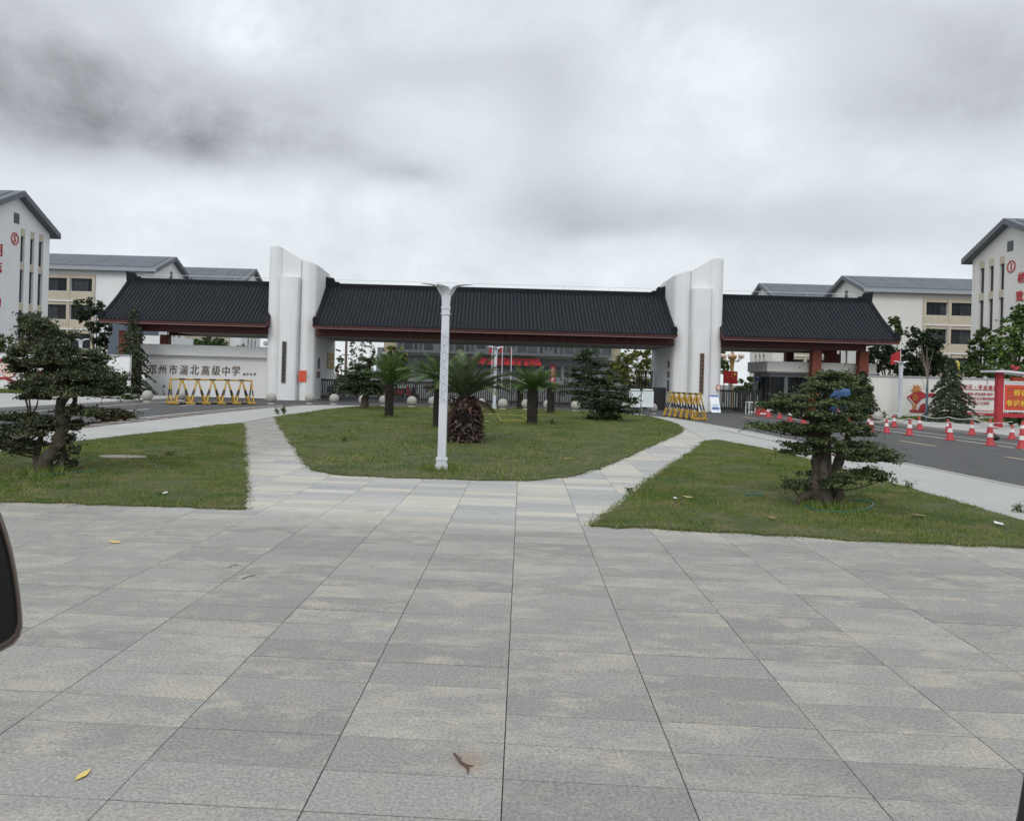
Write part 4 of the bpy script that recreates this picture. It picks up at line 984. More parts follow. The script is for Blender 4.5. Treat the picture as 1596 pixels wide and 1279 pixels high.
def pad_tree(name, label, cat, base, Y, trunks, pads, leafmat, lsize, dens, barkm='bark', seed=1, bronze=(), asp=1.7, flat=.5, zr=1.25, skirt=None):
    r_ = np.random.default_rng(seed); random.seed(seed); k = Y/F_PX
    t = thing(name, label, cat, tuple(base)); mb = MB(); tips = []
    for (pp, r0, r1) in trunks:
        pts = [P(a, b, Y+dy) for a, b, dy in pp]; pts[0].z = min(pts[0].z, .02) if pp[0][1] > 0 else pts[0].z
        limb(mb, pts, r0, r1, 11, r0*.12); tips += pts
    V = []; VB = []
    for i, (px, py, hw, hh, dy) in enumerate(pads):
        c = P(px, py, Y+dy); rx, rz = hw*k*1.2, hh*k*zr; ry = max(rx*.85, .14)
        near_ = min(tips, key=lambda q: (q-c).length+max(0, q.z-c.z)*2)
        if (near_-c).length > .08:
            mid = (near_+c)/2+Vector((0, 0, -.04)); limb(mb, [near_, mid, c-Vector((0, 0, rz*.3))], max(.012, min(.05, rx*.09)), .006, 6, .006, 3)
            for q in range(3):
                e = c+Vector((random.uniform(-.8, .8)*rx, random.uniform(-.7, .7)*ry, random.uniform(-.2, .3)*rz)); mb.tube([c-Vector((0, 0, rz*.35)), e], [.008, .003], 4)
        n = int(dens*(rx*rz*4+rx*ry*2)/(lsize**2))
        pts = pad_pts(n, c, rx, ry, rz, r_, lumps=7+int(hw/3)); q = leafq(pts, lsize, r_, flat, asp)
        (VB if i in bronze else V).append(q)
        # loose sprigs past the outline
        ns = 10+int(hw/2)
        for _ in range(ns):
            a = r_.uniform(0, 2*np.pi); e = np.array(c)+np.array([math.cos(a)*rx*.95, math.sin(a)*ry*.9, r_.uniform(-.5, .5)*rz]); dd = np.array([math.cos(a), math.sin(a), r_.normal(0, .4)])
            m_ = 7; L_ = r_.uniform(.3, 1)*lsize*6
            pts = e+dd*np.linspace(0, L_, m_)[:, None]+r_.normal(0, lsize*.5, (m_, 3)); V.append(leafq(pts, lsize*.9, r_, flat*.5, asp))
    mb.build('trunk', M[barkm], t, smooth=True)
    npmesh('crown', np.concatenate(V).reshape(-1, 3), 4, M[leafmat], parent=t)
    if VB: npmesh('bronzed_leaves', np.concatenate(VB).reshape(-1, 3), 4, M['leaf_bronze'], parent=t)
    return t
YL = G(72, 737).y
pad_tree('clipped_tree', 'leaning cloud-clipped tree with a forked trunk on the left front lawn', 'tree', G(72, 737), YL,
    [([(62,740,0),(74,715,0),(90,690,.02),(97,662,.02),(96,632,0),(100,602,-.03),(96,572,0),(88,548,.05),(74,520,.05),(62,500,0)], .13, .02),
     ([(56,738,.05),(57,712,.08),(60,690,.1),(66,672,.1),(48,655,.1)], .07, .02), ([(88,738,.1),(97,712,.12),(99,680,.1),(110,640,.08),(120,612,.1),(132,596,.05)], .08, .02),
     ([(104,738,.12),(101,715,.15),(100,695,.1)], .05, .02)],
    [(52,497,15,11,.1),(40,512,9,10,0),(66,512,17,10,-.1),(88,522,21,9,0),(60,530,20,9,.1),(40,545,18,8,.1),(75,545,30,12,-.15),(105,548,17,7,.1),(130,550,20,6,.05),(155,557,15,5,0),(28,552,12,6,.1),
     (55,566,22,8,0),(60,585,20,8,.15),(45,600,22,8,0),(75,606,30,9,-.15),(60,618,24,5,.2),(118,575,22,10,.1),(140,582,32,12,-.1),(165,594,26,11,0),(185,610,15,7,.05),(120,600,30,12,.05),(150,609,28,10,-.1),(200,619,10,4,0),(98,588,18,10,0),
     (150,643,34,7,-.1),(180,650,22,6,0),(120,640,22,7,.1),(196,646,9,5,.1),
     (30,650,26,8,.1),(60,655,22,8,-.05),(88,665,20,8,.1),(20,668,24,8,0),(50,672,26,9,-.1),(8,688,20,7,0),(40,690,24,6,.1),(-12,676,22,9,.1),(100,685,13,8,.15),(113,700,6,10,.1),(106,722,9,9,.15),(118,660,14,6,.2),(36,704,14,4,0),(12,699,16,4,0),(85,560,24,9,-.25),(70,590,26,9,-.3),(100,612,24,7,-.3),(45,515,10,8,.1),(100,535,12,8,-.2),(120,565,18,8,.1),(95,575,24,9,.15),(30,575,18,7,.1),(25,565,16,8,-.1),(150,565,14,5,.1),(75,520,20,10,.2),(60,505,18,10,0)],
    'leaf_bonsai_left', .026, 4.6, 'bark', 11, bronze=(27,25), zr=1.8)
YR = G(1287, 790).y
pad_tree('clipped_tree', 'broad clipped tree with a stout knotted trunk on the right front lawn', 'tree', G(1287, 790), YR,
    [([(1281,791,0),(1277,765,0),(1274,735,.02),(1277,705,.02),(1272,680,0),(1270,655,-.02),(1280,635,0),(1290,615,.02),(1298,598,0)], .135, .03),
     ([(1303,790,.04),(1304,765,.05),(1300,735,.04),(1310,712,.06),(1318,690,.05),(1325,672,.0)], .10, .04), ([(1240,777,.0),(1252,774,0),(1266,766,0),(1272,750,0)], .03, .10),
     ([(1289,790,-.09),(1287,760,-.09),(1284,730,-.08),(1288,700,-.06),(1283,670,0)], .07, .04), ([(1296,670,0),(1288,645,.05),(1284,625,.05)], .05, .03)],
    [(1298,583,20,10,0),(1318,590,20,10,.1),(1282,594,16,9,.1),(1300,600,30,9,-.1),(1333,601,16,8,.1),
     (1262,608,20,7,.05),(1240,618,26,8,0),(1215,628,22,6,-.1),(1250,630,24,7,-.15),(1200,634,14,5,0),(1276,622,12,7,.2),(1228,640,20,5,.1),
     (1330,622,20,8,.1),(1345,632,14,8,0),(1318,640,14,6,.2),(1350,618,10,7,.1),
     (1200,662,26,6,.05),(1222,668,24,7,-.1),(1180,665,12,4,0),(1245,672,18,6,.1),
     (1290,650,26,9,-.1),(1310,662,30,11,-.15),(1280,668,26,8,.1),(1335,665,22,9,.1),(1345,676,16,7,0),
     (1242,695,20,8,-.05),(1228,703,14,5,.1),(1255,702,14,6,-.1),(1262,690,16,7,.1),
     (1345,694,24,9,.05),(1365,704,24,9,-.1),(1382,716,14,6,0),(1335,706,20,9,.15),(1392,710,8,5,.1),
     (1325,742,20,6,-.1),(1310,750,20,7,-.15),(1340,734,18,8,.1),(1362,738,18,9,-.05),(1374,746,9,7,0),(1300,758,10,5,-.2),
     (1250,752,20,6,.1),(1236,758,16,4,.05),(1262,760,12,4,0),(1268,738,14,6,.15),(1270,644,22,7,-.3),(1300,628,24,7,-.3),(1345,715,18,8,-.2),(1330,648,18,7,-.1),(1305,668,24,8,-.3),(1285,688,20,7,-.28),(1308,700,14,6,-.3),(1262,665,18,6,-.2),(1290,700,12,4,.3)],
    'leaf_bonsai_right', .025, 2.9, 'bark', 12, zr=1.2)
def yb(px, py): return G(px, py).y
pad_tree('pine_tree', 'small layered pine with a round tuft on top left of the fan palms', 'pine', G(567, 638), yb(567, 638),
    [([(567,639,0),(569,622,0),(572,606,0),(571,590,.1),(572,575,0),(574,563,0)], .20, .06)],
    [(575,561,9,6,0),(582,566,6,4,.1),(566,570,8,3,.1),(556,574,12,3,0),(565,583,20,4,-.3),(548,587,14,3,.1),(588,585,16,5,.2),(560,594,22,4,.2),(545,600,18,4,-.2),(580,598,22,5,-.3),(535,604,9,3,.1),(560,606,26,4,.2),(590,606,20,5,0),(568,612,26,4,-.2),(600,596,14,5,.2)],
    'leaf_pine', .06, 2.6, 'bark_pale', 21, asp=2.6, zr=1.2)
pad_tree('pine_tree', 'taller layered pine with low skirt at the right end of the middle lawn', 'pine', G(940, 656), yb(940, 656),
    [([(938,657,0),(934,640,0),(930,620,0),(924,600,0),(918,580,0),(917,560,0),(917,552,0)], .17, .05), ([(950,656,.2),(952,640,.2),(948,625,.2)], .10, .04), ([(928,656,-.2),(922,642,-.2),(926,630,-.1)], .09, .04)],
    [(917,549,9,6,0),(912,553,5,4,0),(901,560,9,3,0),(917,563,7,4,.1),(908,556,4,2,0),(928,566,8,3,0),(938,569,9,3,.1),(903,576,11,4,-.2),(918,573,10,3,.2),(899,585,10,4,0),(930,580,14,4,-.2),(945,581,10,3,.1),(912,590,12,4,.2),(942,591,16,3,-.2),
     (960,593,10,3,0),(902,598,16,4,-.1),(928,597,20,5,.2),(947,604,20,4,-.3),(965,606,9,3,.2),(900,611,10,4,0),(928,614,22,5,-.2),(955,614,18,4,.2),(972,622,16,4,0),(940,624,26,5,-.4),(905,622,10,4,.1),(985,626,8,3,.1),(930,634,20,5,.1),(958,633,20,4,-.3),(975,641,18,3,-.2),(945,640,18,5,.3),
     (935,648,12,7,-.2),(950,648,10,6,.2),(928,650,9,5,.1),(958,650,6,4,0)],
    'leaf_pine', .055, 2.6, 'bark', 22, asp=2.6, zr=1.2)
# cedars: whorls of drooping boughs
def cedar(name, label, base, H, Rr, seed, leafm='leaf_cedar', lean=0, tiers=24, dens=1.0, irr=.25, bare=.1):
    r_ = np.random.default_rng(seed); t = thing(name, label, 'cedar', tuple(base)); b = Vector(base); mb = MB(); V = []
    mb.tube([b+Vector((lean*s*s, 0, H*s)) for s in (0, .2, .4, .6, .8, 1)], [.035*H/2.5*(1-s*.9)+.006 for s in (0, .2, .4, .6, .8, 1)], 8)
    for i in range(tiers):
        f = bare+(1-bare)*(i/tiers)**.95; z = H*f; rad = Rr*(1-f)**.75+.06; nb = r_.integers(5, 8)
        a0 = r_.uniform(0, 6.28)
        for k in range(nb):
            a = a0+k*6.28/nb+r_.normal(0, .2); rr = rad*r_.uniform(.95-irr, 1.08); d = np.array([math.cos(a), math.sin(a), 0.]); s = np.linspace(0, 1, 9)
            Z = z+rr*(.22*s-.62*s**2.1); p = np.array(b)[None]+d[None]*(rr*s)[:, None]; p[:, 0] += lean*f*f; p[:, 2] = b.z+Z
            mb.tube([tuple(q) for q in p[::4]], [.014, .009, .004], 4, caps=False)
            n = int((26+rr*190)*dens); u = r_.uniform(.12, 1, n)**.8; c = np.stack([np.interp(u, s, p[:, j]) for j in range(3)], 1); side = np.array([-d[1], d[0], 0]); wd = .24*rr*(1-u*.55)
            c += side[None]*(r_.normal(0, 1, n)*wd*.6)[:, None]; c[:, 2] += -np.abs(r_.normal(0, .035, n))-np.abs(r_.normal(0, 1, n))*.03
            V.append(leafq(c, .052, r_, .25, 2.6))
    mb.build('trunk', M['bark'], t, smooth=True); npmesh('crown', np.concatenate(V).reshape(-1, 3), 4, M[leafm], parent=t); return t
g = P(205, 618, 44.6); cedar('cedar_tree', 'tall narrow drooping cedar in front of the left end of the sign wall', (g.x, 44.6, .05), 5.35, 1.55, 31, tiers=26, dens=.5, irr=.6, bare=.05)
g = P(1480, 660, 37.6); cedar('cedar_tree', 'conical drooping cedar in front of the slogans on the right campus wall', (g.x, 37.6, .1), 3.3, 1.5, 32, tiers=18, dens=.6, irr=.4)
g = P(1343, 650, 38.6); cedar('cedar_tree', 'dark cedar half hidden behind the right clipped tree by the guardhouse', (g.x, 38.6, 0), 2.6, 1.05, 33, 'leaf_dark', tiers=20, dens=.8, irr=.5)

def broadleaf(name, label, base, blobs, Y, leafm, lsize, dens, seed, trunk_r=.12, barkm='bark', cat='tree', group=None, asp=1.4, sprig=.0):
    r_ = np.random.default_rng(seed); random.seed(seed); t = thing(name, label, cat, tuple(base), group); b = Vector(base); mb = MB(); V = []; k = Y/F_PX
    cs = [(P(px, py, Y), hw*k, hh*k) for px, py, hw, hh in blobs]
    top = max(c.z for c, _, _ in cs); low = min(c.z-h_ for c, _, h_ in cs); cx_ = sum(c.x for c, _, _ in cs)/len(cs)
    fork = Vector((b.x+(cx_-b.x)*.3, Y, max(low, b.z+.3)*.85+.1)); mb.tube([b, (b+fork)/2+Vector((.03, 0, 0)), fork], [trunk_r, trunk_r*.8, trunk_r*.65], 8)
    for c, rx, rz in cs:
        ry = rx*.9; mb.tube([fork, (fork+c)/2+Vector((random.uniform(-.1, .1), random.uniform(-.2, .2), .1)), c+Vector((0, 0, rz*.5))], [trunk_r*.5, trunk_r*.3, trunk_r*.08], 5)
        nl = max(16, min(50, int(rx*rz*ry*9/(lsize*3)**2)))
        # clumps spread through the volume, mostly near the surface, leaving gaps
        d = r_.normal(0, 1, (nl, 3)); d /= np.linalg.norm(d, axis=1)[:, None]; cc_ = np.array(c)+d*np.array([rx, ry, rz])*(r_.uniform(.35, 1.0, nl)**.6)[:, None]
        cr_ = r_.uniform(.18, .36, nl)*math.sqrt(rx*rz); n = int(dens*rx*rz*60/(lsize**2)); kx = r_.integers(0, nl, n); q = r_.normal(0, .55, (n, 3))*cr_[kx][:, None]; q[:, 2] *= .75
        V.append(leafq(cc_[kx]+q, lsize, r_, .35, asp))
    mb.build('trunk', M[barkm], t, smooth=True); npmesh('crown', np.concatenate(V).reshape(-1, 3), 4, M[leafm], parent=t); return t
def gb(px, Y): p = P(px, 600, Y); return (p.x, Y, 0)
broadleaf('street_tree', 'dark leafy tree with drooping crown beside the left end of the tiled roof', gb(150, 50), [(138,478,24,14),(150,500,17,18),(155,522,13,20),(158,543,9,10),(128,490,14,10),(165,512,8,18)], 50, 'leaf_dark', .14, .36, 41)
broadleaf('bushy_tree', 'leafy tree cut off by the left edge above the campus wall', gb(4, 48), [(6,530,14,12),(10,545,14,10),(-14,530,18,16)], 48, 'leaf_mid', .12, .3, 42)
broadleaf('street_tree', 'large dark rounded tree above the right campus wall behind the thin bare tree', gb(1440, 45), [(1425,525,18,16),(1452,528,20,18),(1432,550,26,18),(1460,555,16,24),(1420,570,18,20),(1445,578,24,18),(1474,572,10,16)], 45, 'leaf_dark', .12, .42, 43, .14)
broadleaf('street_tree', 'dark tree between the red pillar and the flag lamp', gb(1380, 52), [(1368,560,16,20),(1390,560,18,22),(1375,545,18,12),(1405,572,12,18),(1362,575,12,14)], 52, 'leaf_dark', .12, .4, 44)
broadleaf('street_tree', 'bright green tree at the right edge before the gable with circled 1', gb(1585, 44), [(1586,485,13,14),(1578,510,22,18),(1594,520,20,26),(1568,540,24,20),(1590,560,20,26),(1604,490,16,24),(1556,560,16,18)], 44, 'leaf_light', .13, .36, 45, .13)
broadleaf('street_tree', 'mid green tree left of the bright tree at the right edge', gb(1530, 46), [(1536,522,15,16),(1524,540,14,16),(1545,545,16,18),(1530,562,22,16),(1512,575,14,12),(1515,548,8,10)], 46, 'leaf_mid', .12, .4, 46, .11)
broadleaf('shrub', 'olive green bush just above the right campus wall beside the yellow flag', gb(1518, 42.5), [(1518,578,16,10),(1540,580,20,10),(1570,582,22,12)], 42.5, 'leaf_mid', .09, .4, 47, .05, cat='bush')
broadleaf('columnar_tree', 'slim columnar tree beyond the end of the right roof, left one of two', gb(1387, 82), [(1387,503,4,10),(1387,520,6,14)], 82, 'leaf_mid', .2, .5, 48, .08)
broadleaf('columnar_tree', 'slim columnar tree beyond the end of the right roof, right one of two', gb(1398, 82), [(1398,504,5,12),(1399,520,7,14)], 82, 'leaf_mid', .2, .5, 49, .08)
broadleaf('round_tree', 'round topped green tree seen over the sign wall under the left roof', gb(325, 85), [(318,533,20,8),(338,534,16,7),(328,540,28,8)], 85, 'leaf_mid', .2, .5, 50)
broadleaf('shrub', 'green shrub seen over the sign wall close to the left tower', gb(382, 90), [(380,541,12,5)], 90, 'leaf_mid', .2, .5, 58, .05, cat='bush')
# seen through the middle gateway
for i, (px, h0, lb) in enumerate(((549, 512, 'sparse young poplar seen through the gateway, leftmost of three'), (563, 508, 'sparse young poplar seen through the gateway, middle one of three'), (577, 514, 'sparse young poplar seen through the gateway, rightmost of three'))):
    broadleaf('young_poplar', lb, gb(px, 72), [(px-2,h0+12,5,14),(px+2,h0+35,6,14),(px,h0+55,6,12)], 72, 'leaf_mid', .14, .13, 51+i, .05, 'branch_grey')
broadleaf('shrub', 'orange tinted shrub at the inner corner of the left tower', gb(527, 58), [(527,575,6,6),(525,590,8,8)], 58, 'leaf_orange', .12, .5, 54, .05, cat='bush')
broadleaf('round_tree', 'small round green tree beside the orange shrub in the gateway', gb(530, 64), [(531,563,5,8),(545,590,16,12),(560,585,16,10)], 64, 'leaf_mid', .14, .45, 55)
broadleaf('street_tree', 'yellow green tree behind the left fan palm in front of the main hall', gb(616, 66), [(610,552,10,14),(625,558,9,16),(616,580,18,18),(632,585,8,14)], 66, 'leaf_yellowish', .14, .42, 56)
broadleaf('willow_tree', 'broad yellow green willow filling the right side of the gateway', gb(988, 66), [(975,558,14,12),(996,560,16,16),(1012,558,12,18),(962,578,16,16),(985,585,22,18),(1008,588,16,18),(950,592,12,14)], 66, 'leaf_yellowish', .14, .40, 57, .14)
for px, py, hw, hh, Yx_, lb in ((1155,601,9,12,58,'small rounded conifer behind the side gate, left one'), (1173,598,10,16,60,'taller rounded conifer behind the side gate, right one'), (1128,562,6,20,70,'green tree behind the golden street lamp')):
    broadleaf('round_tree', lb, gb(px, Yx_), [(px,py,hw,hh),(px+1,py+hh*.6,hw*1.1,hh*.6)], Yx_, 'leaf_mid', .12, .5, int(px), .06)
broadleaf('shrub', 'reddish clipped shrub behind the sliding gate near the tall palm', gb(675, 52), [(668,606,10,5),(700,607,12,5)], 52, 'leaf_red_shrub', .1, .5, 60, .04, cat='bush')
broadleaf('shrub', 'low dark hedge plant behind the sliding gate below the pine', gb(900, 50), [(880,612,10,4),(905,612,12,4),(925,613,10,4)], 50, 'leaf_dark', .1, .5, 61, .04, cat='bush')
# low weeds along walls and lawns
def weed(name, label, x, y, z, h_, n, leafm, seed, spread=.25):
    r_ = np.random.default_rng(seed); t = thing(name, label, 'plant', (x, y, z)); V = []; mb = MB()
    for i in range(n):
        a = r_.uniform(0, 6.28); e = np.array([x+math.cos(a)*spread*r_.uniform(.2, 1), y+math.sin(a)*spread*.6, z+h_*r_.uniform(.5, 1)]); b0 = np.array([x+r_.normal(0, .04), y+r_.normal(0, .04), z]); mb.tube([tuple(b0), tuple((b0+e)/2+np.array([0, 0, .03])), tuple(e)], [.008, .006, .003], 4)
        u = r_.uniform(.2, 1, 16)[:, None]; V.append(leafq(b0+(e-b0)*u+r_.normal(0, .03, (16, 3)), h_*.11, r_, .3, 1.8))
    mb.build('stem', M['leaf_mid'], t); npmesh('leaves', np.concatenate(V).reshape(-1, 3), 4, M[leafm], parent=t); return t
wd = [(1372,655,39.3,.1,.55,9,'leaf_mid','low green weed clump at the foot of the right wall beside the flag lamp',.5),(1465,655,38.4,.1,.6,12,'leaf_pine','weedy low shrub under the conical cedar, left of its trunk',.5),(1497,657,38.2,.1,.6,12,'leaf_pine','weedy low shrub under the conical cedar, right of its trunk',.5),(1577,668,35.5,.1,.9,14,'leaf_mid','leafy shrub under the red notice board',.6),(1590,668,36,.1,1.0,12,'leaf_dark','dark shrub under the red notice board at the right edge',.5),
      (255,606,46.2,0,.8,1,'leaf_bronze','thin dry weed stalk at the foot of the sign wall',.03),(100,600,42.4,.1,.5,8,'leaf_mid','weed at the foot of the left campus wall',.4)]
for i, (px, py, Yw, z, h_, n, lm, lb, sp) in enumerate(wd): p = P(px, py, Yw); weed('weed', lb, p.x, Yw, z, h_, n, lm, 70+i, sp)
for i, (px, py, h_, lb) in enumerate(((432,646,.28,'tall weed sprig on the left tip of the middle lawn'), (443,646,.4,'taller weed sprig beside the left tip of the middle lawn'), (862,662,.22,'bushy weed to the right of the right fan palm'), (1360,738,.14,'small weed on the far edge of the right front lawn'), (1418,762,.12,'weed tuft on the far edge of the right front lawn, near the cover'), (1590,800,.14,'weed tuft at the right end of the right front lawn'), (983,838-70,.06,'tiny weed on the left tip of the right front lawn'), (263,712,.12,'small dark weed in the left front lawn'), (535,690,.15,'weed tuft in the left part of the middle lawn'))):
    p = G(px, py); weed('weed', lb, p.x, p.y, .02, h_, 7, 'leaf_mid', 90+i, .16)

# bare bundled tree with a painted trunk
g = P(1443, 660, 37.9); t = thing('bare_tree', 'thin bare tree with a blue painted trunk before the right wall', 'tree', (g.x, 37.9, .1))
MB().tube([(g.x, 37.9, .05), (g.x+.01, 37.9, .9), (g.x+.02, 37.9, 1.9)], [.062, .055, .05], 8).build('painted_trunk', M['trunk_paint'], t)
mb = MB(); mb.tube([(g.x+.02, 37.9, 1.9), (g.x+.03, 37.9, 2.3)], [.05, .04], 8); random.seed(3)
for i in range(9):
    e = Vector((g.x+random.uniform(-.42, .42), 37.9+random.uniform(-.2, .2), random.uniform(3.2, 3.95))); mb.tube([(g.x+.02, 37.9, 2.1+i*.03), (g.x+(e.x-g.x)*.35, 37.9, 2.8), tuple(e)], [.02, .015, .006], 5)
mb.tube([(g.x, 37.9, 1.5), (g.x-.2, 37.85, 1.95), (g.x-.45, 37.8, 2.5)], [.012, .01, .004], 4)
mb.build('branches', M['branch_grey'], t)

# ---------------------------------------------------------------- palms
def frond_mesh(name, L_, bend, leaf, n, droopy, wd, m, v=.5, seed=0):
    """frond along +x starting level; curls down by bend (radians) over its length"""
    r_ = random.Random(seed); mb = MB(); pts = []; p = Vector((0, 0, 0)); N_ = n
    for i in range(N_+1):
        s = i/N_; a = -bend*s**1.4; pts.append((p.copy(), a)); p = p+Vector((math.cos(a), 0, math.sin(a)))*(L_/N_)
    for i in range(N_):
        (p0, a0), (p1, a1) = pts[i], pts[i+1]; w0 = wd*(1-i/N_)+.003; w1 = wd*(1-(i+1)/N_)+.003
        mb.add([p0+Vector((0,-w0,0)), p0+Vector((0,w0,0)), p1+Vector((0,w1,0)), p1+Vector((0,-w1,0))], [(0,1,2,3)]); mb.add([p0+Vector((0,0,-w0*.8)), p0+Vector((0,0,w0*.8)), p1+Vector((0,0,w1*.8)), p1+Vector((0,0,-w1*.8))], [(0,1,2,3)])
    for i in range(3, N_*3):
        s = i/(N_*3); k = int(s*N_); f = s*N_-k; p = pts[k][0].lerp(pts[min(k+1, N_)][0], f); a = pts[k][1]
        if s < .1: continue
        ll = leaf*math.sin(math.pi*min(1, (s*.86+.12)))**.6*r_.uniform(.85, 1.1)
        fw = Vector((math.cos(a), 0, math.sin(a))); up = Vector((-math.sin(a), 0, math.cos(a)))
        for sd_ in (-1, 1):
            d = (fw*(.75+r_.uniform(-.1, .1))+Vector((0, sd_, 0))*.8+up*v).normalized(); q = p+d*ll*.6; e = p+d*ll+Vector((0, 0, -droopy*ll)); wv = fw*leaf*.024
            mb.add([p-wv, p+wv, q+wv*.9, e, q-wv*.9], [(0,1,2,3,4)])
    me = bpy.data.meshes.new(name); me.from_pydata(mb.v, [], mb.f); me.materials.append(M[m]); return me
def place_frond(me, parent, c, az, el, sc=1.0, name='frond', roll=0):
    o = bpy.data.objects.new(name, me); COL.objects.link(o); o.parent = parent; o.matrix_parent_inverse = Matrix.Translation(-Vector(parent['_o']))
    o.matrix_basis = Matrix.Translation(Vector(c)) @ Matrix.Rotation(az, 4, 'Z') @ Matrix.Rotation(-el, 4, 'Y') @ Matrix.Rotation(roll, 4, 'X') @ Matrix.Scale(sc, 4); return o
def stub_trunk(base, h_, r0, r1, seed, m='palm_trunk', bulge=0):
    r_ = random.Random(seed); mb = MB(); b = Vector(base)
    mb.lathe([(r0*1.1, 0), (r0*.95, .12), (r0*.9, h_*.5), (r1, h_*.85), (r1*1.02, h_)], b, 12)
    k = int(h_/.035)
    for i in range(k):
        z = i*.035; rr = r0*.9+(r1-r0*.9)*(z/h_)
        for j in range(9):
            a = (j+(i % 2)*.5)*2*math.pi/9+r_.uniform(-.1, .1); d = Vector((math.cos(a), math.sin(a), 0)); s_ = Vector((-d.y, d.x, 0)); p = b+d*rr*.93+Vector((0, 0, z))
            e = r_.uniform(.02, .05); mb.add([p-s_*.035, p+s_*.035, p+s_*.022+d*e+Vector((0,0,.04)), p-s_*.022+d*e+Vector((0,0,.04)), p+Vector((0,0,.07))-s_*.02, p+Vector((0,0,.07))+s_*.02], [(0,1,2,3), (3,2,5,4), (0,3,4), (1,5,2)])
    return mb
sago_a = frond_mesh('frond', 1.0, .5, .20, 20, .10, .008, 'leaf_sago', .45, 1); sago_b = frond_mesh('frond', 1.0, .85, .20, 20, .15, .008, 'leaf_sago', .4, 2); sago_d = frond_mesh('frond', .7, 1.6, .12, 14, .3, .007, 'leaf_brown', .1, 3)
def sago(label, px, py, h_, L_, nf, seed, emax=1.35, r0=.16, emin=.1, dead=4):
    r_ = random.Random(seed); g = G(px, py); t = thing('fan_palm', label, 'palm', tuple(g)); stub_trunk(g, h_, r0, r0*.85, seed).build('trunk', M['palm_trunk'], t)
    c = (g.x, g.y, h_-.02)
    for i in range(nf):
        f = i/nf; el = emin+(emax-emin)*f**.8+r_.uniform(-.1, .1); place_frond(sago_b if f < .35 else sago_a, t, c, i*2.399+r_.uniform(-.15, .15), el, L_*r_.uniform(.82, 1.08)*(1-.12*f), roll=r_.uniform(-.3, .3))
    for i in range(dead): place_frond(sago_d, t, c, r_.uniform(0, 6.28), r_.uniform(-.7, -.1), L_*.7, 'dead_frond')
    return t
sago('feathery palm with upright fronds on a dark trunk left of the lamp post', 606, 651, 1.3, 1.45, 50, 5, 1.5, .17, .45)
sago('feathery palm with a flat wide fan right of the big palm', 829, 663, 1.25, 1.25, 54, 6, 1.1, .20, .30)
sago('palm hidden behind the white lamp post, its fronds arching to the left', 682, 669, 1.55, 1.4, 38, 7, 1.0, .15, .1)
sago('small feathery palm trunk beside the second lamp at the back of the middle lawn', 810, 638, 1.05, .75, 26, 8, .9, .17, -.1, 8)
sago('stubby palm with reddish trunk top between the right palm and the layered pine', 858, 645, 1.25, .62, 22, 9, .8, .19, -.2, 8)
# big date palm
g = G(723, 690); t = thing('date_palm', 'big date palm with a swollen trunk of brown leaf stubs in the middle lawn', 'palm', tuple(g)); c0 = Vector((g.x, g.y, 0)); r_ = random.Random(4)
mb = MB(); mb.lathe([(.32, 0), (.38, .2), (.37, .5), (.27, .85), (.17, 1.1), (.10, 1.25)], c0, 14); mb.build('trunk', M['palm_trunk'], t, smooth=True)
mb = MB()
for i in range(800):
    z = r_.uniform(.02, 1.15); rr = .385*(1-max(0, z-.5)**1.4*.95)+.01; a = r_.uniform(0, 6.28); d = Vector((math.cos(a), math.sin(a), 0)); s_ = Vector((-d.y, d.x, 0)); p = c0+d*rr*.9+Vector((0, 0, z))
    L_ = r_.uniform(.14, .36); dr = r_.uniform(-.8, .6); w_ = r_.uniform(.02, .05); e = p+d*L_*.6+Vector((0, 0, L_*dr))+s_*r_.uniform(-.2, .2); m_ = (p+e)/2+d*.03
    mb.add([p-s_*w_, p+s_*w_, m_+s_*w_*.9, e, m_-s_*w_*.9, m_+Vector((0,0,-.02))], [(0,1,2,3,4), (0,4,5), (1,5,2)])
mb.build('leaf_stubs', M['palm_husk'], t, kind='stuff')
dp = [frond_mesh('frond', 1.0, b_, .24, 26, .12, .010, 'leaf_palm', .35, 10+i) for i, b_ in enumerate((.5, .9, 1.3))]; dd_ = frond_mesh('frond', .9, 1.5, .2, 20, .5, .01, 'leaf_brown', .0, 14)
for i in range(36):
    f = i/36; el = 1.5-1.0*f**.9+r_.uniform(-.08, .08); place_frond(dp[0 if f < .35 else (1 if f < .7 else 2)], t, c0+Vector((0, 0, 1.12)), i*2.399+r_.uniform(-.2, .2), el, r_.uniform(.95, 1.35), roll=r_.uniform(-.4, .4))
place_frond(dp[1], t, c0+Vector((0, 0, 1.12)), .05, .75, 1.65); place_frond(dp[1], t, c0+Vector((0, 0, 1.12)), -.3, .6, 1.65); place_frond(dp[1], t, c0+Vector((0, 0, 1.12)), 3.3, .8, 1.5)
for i in range(12): place_frond(dd_, t, c0+Vector((0, 0, 1.05)), r_.uniform(-.9, .9) if i < 9 else r_.uniform(0, 6.28), r_.uniform(-.5, .35), r_.uniform(.7, 1.1), 'dead_frond')
